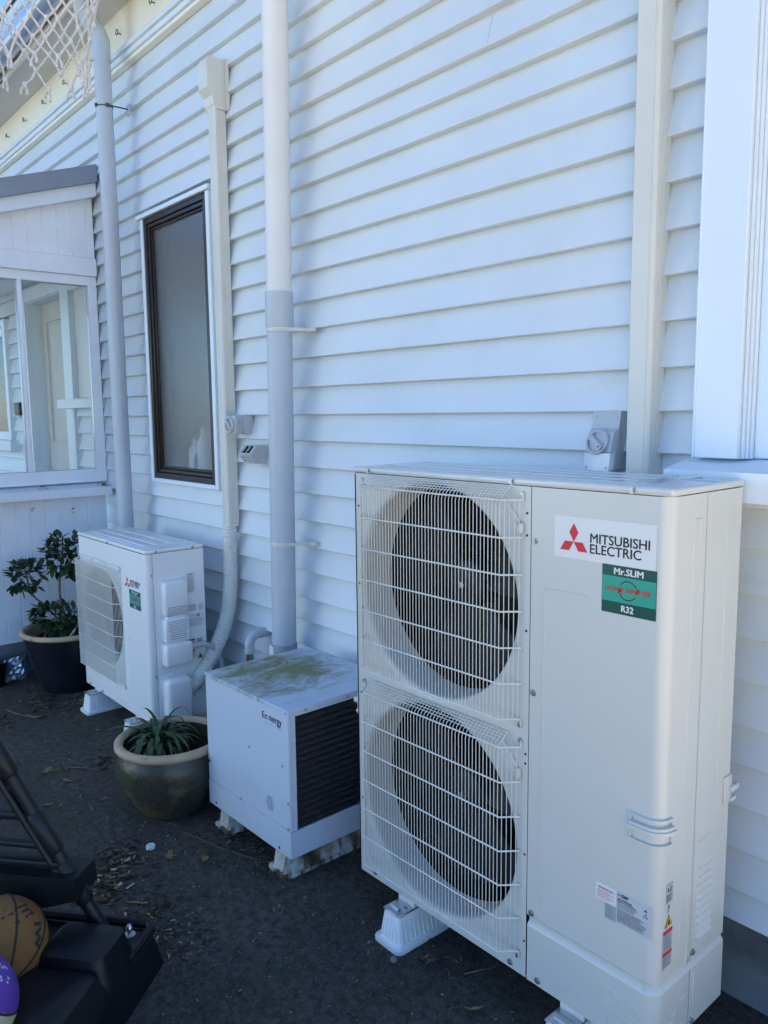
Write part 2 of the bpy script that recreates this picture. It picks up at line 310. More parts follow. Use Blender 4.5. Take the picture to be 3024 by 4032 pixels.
# ---------------------------------------------------------------- house
H = empty('house', (0,0,0), 0, 'white weatherboard house with eaves, brown bathroom window and bay trim', 'house')
ZB = [.235,.321,.437,.557,.671,.777,.899,1.013,1.128,1.248,1.364,1.478,1.592,1.710,1.833,1.951,2.067,2.188,2.304,2.42,2.538,2.641,2.739,2.848,2.966,3.076,3.194,3.31,3.43,3.545]
XA, XB = -6.5, 2.25
def cuts(z0, z1):
    c = []
    if z1 > 1.26 and z0 < 2.665: c.append((-2.465, -1.715))
    if z0 < 2.50: c.append((-4.70, -3.745))
    if z1 > 1.72 and z0 < 2.5: c.append((-3.75, -3.30))
    if z1 > 1.40 and z0 < 2.32: c.append((-6.4, -5.235))
    if z1 > 1.56 and z0 < 3.1: c.append((1.02, 2.02))
    return sorted(c)
rb = random.Random(3)
for i in range(len(ZB)-1):
    z0, z1 = ZB[i], ZB[i+1]
    segs = []; x = XA
    for a, b_ in cuts(z0, z1):
        if a > x: segs.append((x, a))
        x = max(x, b_)
    segs.append((x, XB))
    js = {28: [-2.58], 24: [-2.58], 3: [-.62], 12: [-5.0], 22: [.1], 26: [-.35], 8: [.2]}.get(i, [])
    out = []
    for a, b_ in segs:
        pts = [a]+[j for j in js if a+.1 < j < b_-.1]+[b_]
        for k in range(len(pts)-1): out.append((pts[k]+(.0009 if k else 0), pts[k+1]-(.0009 if k < len(pts)-2 else 0)))
    for a, b_ in out:
        d0, d1 = rb.uniform(-.0012, .0012), rb.uniform(-.0012, .0012); e0, e1 = rb.uniform(-.001, .001), rb.uniform(-.001, .001)
        m = MB(); yt = .036; zt = z1+.02; n = max(1, int((b_-a)/.45)); vs = []; fs = []
        for k in range(n+1):
            t = k/n; X = a+(b_-a)*t; dy = d0+(d1-d0)*t+rb.uniform(-.0005, .0005); dz = e0+(e1-e0)*t+rb.uniform(-.0004, .0004)
            vs += [(X, dy+.0022, z0+dz), (X, dy, z0+dz+.0025), (X, yt+dy*.3, zt), (X, yt+.012, zt), (X, .047, z0+dz)]
            if k:
                o_ = (k-1)*5
                for j in range(5): fs.append((o_+j, o_+(j+1) % 5, o_+5+(j+1) % 5, o_+5+j))
        fs += [(4,3,2,1,0), tuple(n*5+j for j in range(5))]
        m.add(vs, fs); m.build('weatherboard', paint, H, smooth=30)
# wall core with the openings left out
core = MB(); xs = [XA,-6.4,-5.24,-4.66,-3.86,-3.69,-3.30,-2.46,-1.72,1.0,2.02,XB]
op = {(-6.4,-5.24):[(1.40,2.32)], (-4.66,-3.86):[(0,2.46)], (-3.69,-3.30):[(1.69,2.45)], (-2.46,-1.72):[(1.24,2.66)], (1.0,2.02):[(1.52,3.1)]}
for a, b_ in zip(xs[:-1], xs[1:]):
    z = 0.24
    for c0, c1 in op.get((a,b_), []):
        if c0 > z: core.box(a, b_, .048, .15, z, c0)
        z = c1
    core.box(a, b_, .048, .15, z, 3.87)
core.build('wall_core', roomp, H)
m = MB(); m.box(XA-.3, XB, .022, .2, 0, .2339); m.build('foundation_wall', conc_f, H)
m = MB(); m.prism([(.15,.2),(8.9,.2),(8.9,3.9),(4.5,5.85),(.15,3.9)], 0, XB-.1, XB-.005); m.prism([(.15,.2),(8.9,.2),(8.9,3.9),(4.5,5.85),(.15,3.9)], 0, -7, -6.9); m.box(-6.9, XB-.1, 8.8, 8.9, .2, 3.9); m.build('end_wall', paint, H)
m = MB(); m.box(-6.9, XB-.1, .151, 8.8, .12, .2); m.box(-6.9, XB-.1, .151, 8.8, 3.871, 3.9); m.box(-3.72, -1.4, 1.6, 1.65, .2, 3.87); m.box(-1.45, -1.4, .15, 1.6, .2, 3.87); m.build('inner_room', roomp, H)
# cornice mouldings, frieze, soffit, fascia
for k, (z0, z1, y) in enumerate([(3.546,3.566,-.012),(3.5665,3.588,-.026),(3.5885,3.602,-.018),(3.6025,3.624,-.034),(3.6245,3.642,-.022)]):
    m = MB(); m.rbox(XA, XB+.05, y, .03, z0, z1, .004, 2); m.build('cornice_moulding', trim if k % 2 else cream, H, smooth=40)
m = MB(); m.box(XA, XB+.05, .006, .06, 3.6425, 3.858); m.build('frieze_board', cream, H)
m = MB(); m.box(XA-.3, XB+.3, -.222, .1, 3.8585, 3.872); m.build('soffit', soffm, H)
m = MB(); m.rbox(XA-.3, XB+.3, -.246, -.2225, 3.842, 4.0, .003, 1); m.build('fascia', cream, H)
m = MB(); pr = [(-.248,3.995),(-.248,3.905)]+arc(-.298, 3.915, .052, 190, 350, 8)[::-1]+[]
pr = [(-.2485, 4.0), (-.2485, 3.90)]+[(p[0], p[1]) for p in arc(-.308, 3.905, .058, 0, -180, 10)]+[(-.372, 3.99), (-.38, 4.0), (-.362, 4.0), (-.36, 3.91)]+[(p[0], p[1]) for p in arc(-.308, 3.908, .05, -180, 0, 8)]+[(-.256, 4.0)]
m.prism(pr, 0, XA-.3, XB+.3); m.build('gutter', gutm, H, smooth=50)
for bx_ in (-4.05, -1.9, .4):
    m = MB(); m.box(bx_-.012, bx_+.012, -.40, -.2465, 3.82, 3.828); m.box(bx_-.012, bx_+.012, -.25, -.2465, 3.80, 3.84); m.build('gutter_bracket', steel, H)
m = MB(); m.hexa([(-7.2,-.39,4.005),(2.5,-.39,4.005),(2.5,4.5,5.95),(-7.2,4.5,5.95),(-7.2,-.39,4.035),(2.5,-.39,4.035),(2.5,4.5,5.98),(-7.2,4.5,5.98)])
m.hexa([(-7.2,4.5,5.95),(2.5,4.5,5.95),(2.5,9.3,4.0),(-7.2,9.3,4.0),(-7.2,4.5,5.98),(2.5,4.5,5.98),(2.5,9.3,4.03),(-7.2,9.3,4.03)]); m.build('roof', roofm, H)
for ex in (-2.239,-2.682,-3.117,-3.556,-3.976,-4.404,-4.833):
    m = MB(); n = 12; m.tube([(ex+.014*math.cos(2*math.pi*k/n), -.016, 3.738+.014*math.sin(2*math.pi*k/n)) for k in range(n)], .0028, 5, closed=True); m.tube([(ex+.006,-.012,3.732),(ex+.008,.01,3.73)], .0028, 5); m.build('screw_eye', steel, H)
# brown frosted window
w = MB(); w.rbox(-2.485, -2.455, -.022, .047, 1.212, 2.68, .003, 1); w.rbox(-1.725, -1.69, -.022, .047, 1.212, 2.68, .003, 1); w.rbox(-2.4545, -1.7255, -.022, .047, 1.212, 1.237, .003, 1); w.rbox(-2.515, -1.672, -.034, .047, 2.6805, 2.705, .003, 1)
win = w.build('window', trim, H, smooth=40); tag(win, 'white cased window holding the tall brown frosted sash')
f = MB(); a, b_, c, d = -2.4540, -1.7260, 1.2375, 2.680
frame(f, a, b_, c, d, .032, -.016, .06); f.build('frame', browns, win, smooth=40)
f = MB(); frame(f, a+.034, b_-.034, c+.034, d-.034, .020, -.008, .05); frame(f, a+.055, b_-.055, c+.055, d-.055, .014, .004, .05); f.build('sash', browns, win, smooth=40)
f = MB(); f.box(a+.066, b_-.066, .014, .020, c+.066, d-.066); f.build('pane', frostm, win)
# right window: broad casing, beads, sash and projecting sill
w = MB(); w.rbox(.865, .983, -.05, .047, 1.473, 3.1, .003, 1); w.rbox(1.99, 2.11, -.05, .047, 1.473, 3.1, .003, 1); w.rbox(.86, 2.115, -.056, .047, 3.1005, 3.22, .003, 1)
win2 = w.build('window', trim, H, smooth=40); tag(win2, 'broad white window casing with beads above a projecting sill')
f = MB(); f.rbox(.8635,.8685,-.0535,-.046,1.473,3.1,.001,1); f.build('edge_bead', trim, win2)
for k, (x0, x1, y) in enumerate([(.9835,.9895,-.038),(.990,.996,-.028),(.9965,1.002,-.018)]):
    f = MB(); f.rbox(x0, x1, y, .046, 1.473, 3.1, .0018, 2); f.build('bead', trim, win2, smooth=50)
f = MB(); frame(f, 1.0025, 1.9895, 1.4735, 3.1, .075, -.008, .04); frame(f, 1.078, 1.914, 1.549, 3.024, .012, .0, .035); f.build('sash', trim, win2)
f = MB(); f.box(1.078, 1.914, .018, .024, 1.549, 3.024); f.build('pane', glassm, win2)
f = MB(); f.hexa([(.835,-.137,1.376),(2.14,-.137,1.376),(2.14,.047,1.376),(.835,.047,1.376),(.835,-.137,1.447),(2.14,-.137,1.447),(2.14,.047,1.4795),(.835,.047,1.4795)]); f.build('sill', trim, win2)
f = MB(); f.rbox(.87, 2.1, -.04, .03, 1.352, 1.3755, .006, 2); f.build('apron_moulding', trim, win2, smooth=40)

# main-wall joinery seen through the porch glass
d_ = MB(); d_.rbox(-4.745, -4.662, -.02, .047, .2, 2.56, .003, 1); d_.rbox(-3.862, -3.742, -.02, .047, .2, 2.56, .003, 1); d_.rbox(-4.6615, -3.8625, -.02, .047, 2.462, 2.56, .003, 1)
door = d_.build('door', trim, H, smooth=40)
f = MB(); f.box(-4.6615, -4.655, -.005, .145, .2, 2.4615); f.box(-3.8685, -3.8625, -.005, .145, .2, 2.4615); f.box(-4.654, -3.869, -.005, .145, 2.455, 2.4615); f.build('jamb', trim, door)
f = MB(); f.box(-4.654, -3.869, .105, .144, .2, 2.4545); 
for x0, x1, z0, z1 in ((-4.55,-3.97,1.38,2.33),(-4.55,-3.97,.4,1.2)):
    frame(f, x0, x1, z0, z1, .02, .095, .1045, .002); frame(f, x0+.03, x1-.03, z0+.03, z1-.03, .012, .099, .1047, .002)
f.build('door_leaf', doorm, door)
f = MB(); f.lathe([(0,0),(.02,0),(.028,-.03),(.02,-.05),(0,-.055)], 14, (-3.93,.103,1.15), axis='Y'); f.build('handle', screwm, door, smooth=50)
w = MB(); w.rbox(-3.7415, -3.70, -.021, .047, 1.714, 2.50, .003, 1); w.rbox(-3.335, -3.27, -.021, .047, 1.714, 2.50, .003, 1); w.rbox(-3.6995, -3.3355, -.021, .047, 2.44, 2.50, .003, 1); w.rbox(-3.95, -3.25, -.05, .04, 1.648, 1.7135, .003, 1); w.rbox(-3.7415,-3.715,-.018,.047,.2,1.6475,.003,1)
win3 = w.build('window', trim, H, smooth=40)
f = MB(); f.box(-3.6995, -3.3355, .02, .03, 1.714, 2.44); f.build('pane', lab_w, win3)
w = MB(); w.rbox(-5.285, -5.22, -.022, .047, 1.40, 2.40, .003, 1); w.rbox(-6.4, -5.2855, -.02, .047, 2.335, 2.40, .003, 1); w.rbox(-6.45, -5.12, -.06, .04, 1.31, 1.399, .003, 1)
win4 = w.build('window', trim, H, smooth=40); f = MB(); frame(f, -6.39, -5.2855, 1.3995, 2.3345, .07, -.005, .03); f.build('sash', trim, win4)
f = MB(); f.box(-6.3, -5.36, .01, .016, 1.47, 2.26); f.build('pane', glassm, win4)
m = MB(); m.rbox(-5.06, -4.93, -.03, .0, 1.605, 1.71, .004, 1); m.build('meter_box', black, H)

# ---------------------------------------------------------------- glazed lean-to porch
PX = -3.225; PE = -1.42
P = empty('porch', (PX, 0, 0), 0, 'glazed lean-to porch with vertical boards and grey roof edge, left', 'porch'); lx = lambda x: x-PX
def zt(y): return 3.122+.317*y
ys = [-.012,-.135,-.223,-.313,-.403,-.491,-.579,-.666]+[-.666-.0885*k for k in range(1, 9)]
def tgboard(y0, y1, zb0, za, zb_, name='lining_board'):
    m = MB(); c = .004
    # plan profile with V edges (x outwards)
    pl = [(-.02,y0),(-.004,y0),(0,y0-c),(0,y1+c),(-.004,y1),(-.02,y1)]
    n = len(pl); top = [(za if p[1] > (y0+y1)/2 else zb_) for p in pl]
    m.add([(p[0],p[1],zb0) for p in pl]+[(p[0],p[1],t) for p, t in zip(pl, top)], [tuple(range(n)), tuple(range(n,2*n))]+[(i,(i+1)%n,n+(i+1)%n,n+i) for i in range(n)])
    return m.build(name, porchp, P)
for a, b_ in zip(ys[:-1], ys[1:]): tgboard(a, b_, .205, 1.088, 1.088)
ysg = [-.0,-.043,-.137,-.226,-.314,-.401,-.488]+[-.488-.0875*k for k in range(1, 11)]
for a, b_ in zip(ysg[:-1], ysg[1:]): tgboard(a, b_, 2.58, zt(a)-.13, zt(b_)-.13)
m = MB(); m.box(-.12, -.012, PE, -.001, 0, .12); m.box(-.12, .006, PE, -.001, .1205, .2045); m.build('base_wall', conc_f, P)
m = MB(); m.hexa([(-.10,PE,1.089),(.085,PE,1.089),(.085,-.002,1.089),(-.10,-.002,1.089),(-.10,PE,1.172),(.085,PE,1.142),(.085,-.002,1.142),(-.10,-.002,1.172)]); m.build('sill', porchp, P)
m = MB(); m.rbox(-.07, 0, PE, -.001, 1.172, 1.2545, .002, 1); m.rbox(-.07, 0, PE, -.001, 2.4125, 2.469, .002, 1); m.rbox(-.07, 0, -.055, -.001, 1.2548, 2.4122, .002, 1); m.rbox(-.07, 0, PE, PE+.08, 1.2548, 2.4122, .002, 1); m.build('window_frame', porchp, P)
for y in (-.469, -.93):
    m = MB(); m.rbox(-.065, .004, y-.0135, y+.0135, 1.2548, 2.4122, .005, 2); m.build('mullion', porchp, P, smooth=40)
for y0, y1 in ((-.4553,-.0553),(-.9163,-.4827),(PE+.08,-.9437)):
    m = MB(); m.box(-.036, -.031, y0, y1, 1.2548, 2.4122); m.build('pane', glassm, P)
m = MB(); m.rbox(-.05, .024, PE-.02, -.001, 2.4695, 2.58, .003, 1); m.build('header_board', porchp, P, smooth=40)
def sloped(x0, x1, ya, yb, top, bot, name, mt):
    m = MB(); m.hexa([(x0,ya,zt(ya)+bot),(x1,ya,zt(ya)+bot),(x1,yb,zt(yb)+bot),(x0,yb,zt(yb)+bot),(x0,ya,zt(ya)+top),(x1,ya,zt(ya)+top),(x1,yb,zt(yb)+top),(x0,yb,zt(yb)+top)]); return m.build(name, mt, P)
sloped(.03, .105, -1.6, .0, 0, -.092, 'roof_flashing', flash); sloped(.0005, .075, -1.6, -.0, -.0925, -.172, 'barge_board', trim)
sloped(-2.9, .104, -1.62, .0, .012, .001, 'roof_sheet', flash)
m = MB(); m.box(-2.9, -.021, PE, -.001, 2.585, 2.60); m.build('ceiling', trim, P)
m = MB(); m.box(-2.95, -.121, PE, -.001, .15, .199); m.build('floor', soffm, P)
for x in (-2.9, -1.5, -.08):
    m = MB(); m.rbox(x-.045, x+.045, PE-.05, PE-.001, 0, zt(PE)-.0, .004, 1); m.build('post', porchp, P)
m = MB(); m.box(-2.85, -1.56, PE-.03, PE-.01, 0, .95); m.box(-1.44, -.13, PE-.03, PE-.01, 0, .95); m.build('dado_wall', porchp, P)

# unseen house block, added to bounce sunlight into the shade from front-left
N_ = empty('bounce_block', (-4.6,-6.6,0), 0, 'unseen pale house block added to bounce light from front-left', 'house')
m = MB(); m.box(-1.9, 1.9, -4, 0, 0, 4.4); m.build('wall', bouncem, N_)
m = MB(); m.prism([(-4.4,4.4),(.3,4.4),(-2,6.0)], 0, -2.1, 2.1); m.build('roof', roofm, N_)
# ================================================================ PIPES, DUCTS, SWITCHES ON THE WALL
def rings(path, r0, r1, pitch, n=16):
    # corrugated hose: resample the path and alternate the radius
    pts = [Vector(p) for p in path]; out = []; rr = []; acc = 0; step = pitch/4; k = 0; cur = pts[0]; i = 1; out.append(cur.copy()); rr.append(r1)
    while i < len(pts):
        d = (pts[i]-cur).length
        if d >= step:
            cur = cur+(pts[i]-cur)*(step/d); k += 1; out.append(cur.copy()); rr.append((r1, r0, r0, r1)[k % 4] if False else (r0 if k % 4 in (1, 2) else r1))
        else: i += 1
    return out, rr
# vent pipe
V = empty('vent_pipe', (-1.0,-.1,0), 0, 'tall thick vent pipe, painted white above its socket, pale grey below', 'pipe')
LEAN = .0208
def vx(z): return LEAN*z-.012
m = MB(); m.tube([(vx(2.04),0,2.04),(vx(4.6),0,4.6)], .0535, 28); m.build('upper_pipe', pvcw, V, smooth=50)
m = MB(); m.tube([(vx(0),0,0),(vx(1.95),0,1.95)], .0535, 28, cap=False); m.tube([(vx(1.945),0,1.945),(vx(1.965),0,1.965),(vx(2.10),0,2.10),(vx(2.102),0,2.102)], [.0535,.0595,.0595,.055], 28, cap=False); m.build('lower_pipe', pvc, V, smooth=50)
m = MB(); m.tube([(vx(.49),0,.49),(vx(.585),0,.585)], .0575, 28); m.build('coupling', pvcd, V, smooth=50)
m = MB(); m.rbox(vx(.57)-.035, vx(.57)+.0, -.0588, -.05, .535, .575, .001, 1); m.build('paper_tag', lab_w, V)
for z in (1.945, 1.035):
    m = MB(); m.tube([(vx(z),0,z-.008),(vx(z),0,z+.008)], .0565, 28); m.tube([(vx(z),0,z-.002),(vx(z),0,z+.003)], .0590, 28)
    x = vx(z)+.045; m.hexa([(x,-.035,z-.007),(x+.045,.07,z-.007),(x+.045,.083,z-.007),(x,-.02,z-.007),(x,-.035,z+.007),(x+.045,.07,z+.007),(x+.045,.083,z+.007),(x,-.02,z+.007)]); m.rbox(x+.025, x+.085, .078, .0985, z-.009, z+.009, .002, 1)
    m.lathe([(0,-.004),(.006,-.004),(.007,0)], 8, (x+.07,.079,z), axis='Y'); m.build('bracket', ivory, V, smooth=40)
# downpipe
D = empty('downpipe', (-2.607,-.14,0), 0, 'slim grey-lilac rainwater downpipe beside the porch corner', 'pipe')
m = MB(); m.tube([(0,0,0),(0,0,3.62)]+[(0, -.09*(1-math.cos(rad(a))), 3.62+.09*math.sin(rad(a))) for a in range(10, 61, 10)]+[(0,-.12,3.82),(0,-.165,3.90)], .045, 24); m.build('pipe', pvc, D, smooth=50)
m = MB(); m.tube([(0,0,3.52),(0,0,3.64)], .0475, 24); m.build('socket', pvc, D, smooth=50)
m = MB(); m.tube([(0,0,3.283),(0,0,3.289)], .0475, 24); m.rbox(.038,.056,-.012,.012,3.278,3.296,.003,1); m.rbox(.0,.016,-.056,-.045,3.280,3.298,.003,1); m.tube([(.048,.0,3.287),(.02,.135,3.30)], .004, 8); m.build('strap', steel, D, smooth=40)
m = MB(); m.rbox(-.005,.032,.126,.139,3.268,3.328,.003,1); m.build('wall_plate', pvc, D)
# left line-set duct
U = empty('wall_duct', (-1.565,0,0), 0, 'narrow ivory wall duct with boxed cap beside the brown window', 'duct')
m = MB(); pr = [(-.034,0),(-.034,-.050),(-.028,-.058),(-.012,-.058),(-.0115,-.0565),(-.008,-.0565),(-.0075,-.058),(.024,-.058),(.030,-.052),(.030,-.036),(.0285,-.0355),(.0285,-.031),(.030,-.0305),(.030,0)]
m.prism(pr, 2, 1.062, 3.06); m.build('channel', ivory, U)
m = MB(); m.prism([(.022,3.0),(-.052,3.0),(-.064,3.02),(-.068,3.055),(-.094,3.085),(-.094,3.205),(-.082,3.222),(.022,3.222)], 0, -.046, .040); m.build('cap', ivory, U)
m = MB(); m.rbox(.041,.056,-.004,.012,3.0,3.225,.004,2); m.build('flange', ivory, U, smooth=40)
m = MB(); m.rbox(-.037,.033,-.061,0,1.045,1.0615,.004,2); pth = bez([(0,-.036,1.05),(.002,-.04,.9),(.004,-.045,.76),(-.002,-.06,.62),(-.008,-.10,.50),(-.008,-.16,.40),(-.010,-.225,.315),(-.018,-.275,.262)], 20)
p_, r_ = rings(pth, .0385, .0335, .0115); m.tube(p_, r_, 18); m.build('corrugated_hose', flexm, U, smooth=60)
m = MB(); pth = bez([(-.004,-.272,.475),(.010,-.215,.478),(.012,-.165,.455),(.004,-.125,.40),(-.014,-.10,.33)], 14); p_, r_ = rings(pth, .0135, .0115, .006); m.tube(p_, r_, 10); m.build('thin_conduit', greybox, U, smooth=60)
# right duct
U2 = empty('wall_duct', (.702,0,0), 0, 'plain wide ivory wall duct rising beside the white window casing', 'duct')
m = MB(); pr = [(-.034,.02),(-.034,-.046),(-.030,-.050),(.020,-.050),(.0205,-.0485),(.024,-.0485),(.0245,-.050),(.028,-.049),(.034,-.042),(.034,-.030),(.0325,-.0295),(.0325,-.026),(.034,-.0255),(.034,-.012),(.0325,-.0115),(.0325,-.009),(.034,-.0085),(.034,.02)]
m.prism(pr, 2, .15, 3.5); m.build('channel', ivory, U2)
# small isolator switch
def isolator(root, w, d, h, ang, big):
    m = MB(); m.rbox(0, w, -d*.42, .02, 0, h, .003, 1); m.build('back_box', greybox, root)
    if not big:
        m = MB(); m.rbox(.001, w-.001, -d, -d*.425, .001, h-.001, .005, 2); m.build('cover', greybox, root, smooth=40)
        for z in (h*.28, h*.68):
            m = MB(); m.lathe([(.010,0),(.011,.0012),(.012,0)], 16, (w, -d*.17, z), axis='X'); m.build('knockout', greybox, root)
        m = MB(); fine_print(m, lambda u, v: (w+.0004, -d*.80+v, h*.74-u), 0, .034, 0, .011, 3, 0, 31); m.build('lettering', inkg, root)
    m = MB(); R_ = .034
    return
I1 = empty('isolator_switch', (-1.488,0,1.503), 0, 'small grey rotary isolator switch on the wall beside the narrow duct', 'switch')
isolator(I1, .088, .080, .088, 0, False)
m = MB(); m.lathe([(.037,0),(.037,-.010),(.034,-.014),(.030,-.014),(.029,-.004),(0,-.004)], 28, (.044,-.080,.044), axis='Y'); m.build('dial_ring', greybox, I1, smooth=35)
def knob(cx, y, cz, L, wd, a, hgt):
    m = MB(); ca, sa = math.cos(a), math.sin(a); P8 = []
    for zz in (0, -hgt):
        for sx, sz in ((-1,-1),(1,-1),(1,1),(-1,1)):
            k = 1 if zz == 0 else .86; u, v = sx*L/2*k, sz*wd/2*k; P8.append((cx+u*ca-v*sa, y+zz, cz+u*sa+v*ca))
    m.hexa(P8); return m
m = knob(.044,-.0842,.044,.056,.015,rad(-48),.013); m.build('knob', greybox, I1)
# double outlet
I2 = empty('power_outlet', (-1.366,0,1.368), 0, 'grey weatherproof double power outlet below the small isolator switch', 'outlet')
m = MB(); m.rbox(0,.108,-.040,.02,0,.084,.003,1); m.build('back_box', greybox, I2)
m = MB(); m.prism([(-.0405,.001),(-.0405,.083),(-.053,.083),(-.087,.042),(-.062,.001)], 0, .001, .107); m.build('cover', greyboxd, I2)
m = MB(); m.lathe([(.012,0),(.013,.001),(.014,0)], 18, (.108,-.018,.04), axis='X'); m.build('knockout', greybox, I2)
for x in (.034, .072):
    m = MB(); ux = Vector((1,0,0)); uv = Vector((0,.638,.770)); un = Vector((0,-.770,.638)); c0 = Vector((x,-.0687,.0640))
    def Q(u, v, w_): return c0+ux*u+uv*v+un*w_
    m.hexa([Q(-.011,-.019,-.002),Q(.011,-.019,-.002),Q(.011,.019,-.002),Q(-.011,.019,-.002),Q(-.009,-.017,.008),Q(.009,-.017,.008),Q(.009,.017,.008),Q(-.009,.017,.008)]); sw = m.build('rocker_switch', black, I2)
    m = MB()
    for k in range(4): m.hexa([Q(-.006,-.013+k*.0075,.0075),Q(.006,-.013+k*.0075,.0075),Q(.006,-.010+k*.0075,.0075),Q(-.006,-.010+k*.0075,.0075),Q(-.006,-.013+k*.0075,.0088),Q(.006,-.013+k*.0075,.0088),Q(.006,-.010+k*.0075,.0088),Q(-.006,-.010+k*.0075,.0088)])
    m.build('rocker_ridges', lab_w, sw)
    m = MB()
    for du, dz, s_ in ((-.007,.030,1),(.007,.030,-1),(0,.017,0)):
        y_ = -.062-(dz-.001)/.041*.025-.0006; m.box(x+du-.002, x+du+.002, y_-.001, y_+.002, dz-.004, dz+.004)
    m.build('socket_slots', inkg, I2)
# large isolator by the right duct
I3 = empty('isolator_switch', (.54,0,1.43), 0, 'larger grey isolator switch with clear skirt above the tall heat pump', 'switch')
m = MB(); m.prism([(.02,0),(-.052,0),(-.016,.164),(.02,.164)], 0, 0, .09); m.build('back_box', greybox, I3)
def Q3(u, v, w_):   # on the sloping face: u across, v up the slope, w out
    return Vector((u, -.052+.2143*v-w_*.977, v*.977-w_*.21))
m = MB()
m.hexa([Q3(.002,.052,0),Q3(.088,.052,0),Q3(.088,.118,0),Q3(.002,.118,0),Q3(.004,.054,.020),Q3(.086,.054,.020),Q3(.086,.110,.016),Q3(.004,.110,.016)]); m.build('cover', greybox, I3)
m = MB(); n = 28; prof = [(.036,.012),(.036,.026),(.033,.029),(.029,.029),(.028,.021),(0,.021)]; vs = [Q3(.040+r*math.cos(2*math.pi*j/n), .085+r*math.sin(2*math.pi*j/n), h) for r, h in prof for j in range(n)]
m.add(vs, [(i*n+j, i*n+(j+1)%n, (i+1)*n+(j+1)%n, (i+1)*n+j) for i in range(len(prof)-1) for j in range(n)]); m.build('dial_ring', greybox, I3, smooth=35)
m = MB(); a = rad(-40); P8 = []
for hh, kk in ((.019,1),(.035,.88)):
    for sx, sz in ((-1,-1),(1,-1),(1,1),(-1,1)):
        u, v = sx*.029*kk, sz*.008*kk; P8.append(Q3(.040+u*math.cos(a)-v*math.sin(a), .085+u*math.sin(a)+v*math.cos(a), hh))
m.hexa(P8); m.build('knob', greybox, I3)
m = MB(); tri = [(.014,-.004),(.014,.004),(.022,0)]; m.add([Q3(.040+u*math.cos(a)-v*math.sin(a), .085+u*math.sin(a)+v*math.cos(a), .0356) for u, v in tri], [(0,1,2)]); m.build('pointer_mark', red, I3)
m = MB(); m.hexa([Q3(.001,.0,.0),Q3(.089,.0,.0),Q3(.089,.0515,.0),Q3(.001,.0515,.0),Q3(.003,.001,.018),Q3(.087,.001,.018),Q3(.087,.0515,.020),Q3(.003,.0515,.020)]); m.build('clear_skirt', clear, I3)
for u, v, w_ in ((.010,.150,.0),(.078,.150,.0),(.012,.010,.0185),(.078,.010,.0185)):
    m = MB(); n = 10; m.add([Q3(u+.004*math.cos(2*math.pi*j/n), v+.004*math.sin(2*math.pi*j/n), w_+.0015) for j in range(n)]+[Q3(u+.005*math.cos(2*math.pi*j/n), v+.005*math.sin(2*math.pi*j/n), w_-.001) for j in range(n)], [tuple(range(n))]+[(j,(j+1)%n,n+(j+1)%n,n+j) for j in range(n)]); m.build('screw', greybox, I3)
m = MB()
for txt, u0, u1, v0, v1 in (('OFF',.066,.078,.100,.105),('ON',.068,.077,.058,.063)):
    vs, fs = glyphs(txt, .01, 0, 2); m.add([Q3(u0+a_*(u1-u0), v0+b_*(v1-v0), .0208-.0000) for a_, b_ in vs], fs)
fine_print(m, lambda u, v: (.0906, -.010-v, .105-u), 0, .03, 0, .010, 3, 0, 32); m.build('lettering', inkg, I3)
# waste elbow
X = empty('waste_pipe', (-1.328,0,0), 0, 'short grey waste pipe elbow leaving the wall behind the mossy box', 'pipe')
m = MB(); m.tube([(0,.03,.548),(0,-.035,.548)]+[(0,-.035-.05*math.sin(rad(a)),.548-.05*(1-math.cos(rad(a)))) for a in range(15,91,15)]+[(0,-.085,.46)], .0235, 18); m.tube([(0,-.085,.46),(0,-.085,.48)], .0255, 18); m.tube([(0,-.03,.548),(0,-.012,.548)], .0255, 18); m.build('elbow', pvc, X, smooth=50)
m = MB(); m.tube([(0,-.085,0),(0,-.085,.459)], .021, 18); m.build('riser', whited, X, smooth=50)
# ================================================================ HEAT PUMPS
def plate_holes(mb, rects, mi=0, mi2=0, n=64, depth=.06, rin=.05, back=None):
    # front plate at y=0 made of rectangles, each with a round bellmouth; returns nothing
    for (x0, x1, z0, z1, cx, cz, R) in rects:
        angs = [2*math.pi*k/n for k in range(n)]+[math.atan2(z-cz, x-cx) % (2*math.pi) for x in (x0, x1) for z in (z0, z1)]
        angs = sorted(set(round(a, 6) for a in angs)); k = len(angs); rectp = []; circ = []
        for a in angs:
            c, s = math.cos(a), math.sin(a)
            t = min([(x1-cx)/c if c > 1e-9 else (x0-cx)/c if c < -1e-9 else 1e9, (z1-cz)/s if s > 1e-9 else (z0-cz)/s if s < -1e-9 else 1e9])
            rectp.append((cx+c*t, 0, cz+s*t)); circ.append((c, s))
        prof = [(R, 0)]+[(R-rin*math.sin(rad(q)), depth*(1-math.cos(rad(q)))) for q in range(15, 91, 15)]+[(R-rin, back or depth+.05)]
        vs = rectp[:]
        for r, y in prof: vs += [(cx+c*r, y, cz+s*r) for c, s in circ]
        fs = [(i*k+j, i*k+(j+1) % k, (i+1)*k+(j+1) % k, (i+1)*k+j) for i in range(len(prof)) for j in range(k)]
        mb.add(vs, fs, mi)
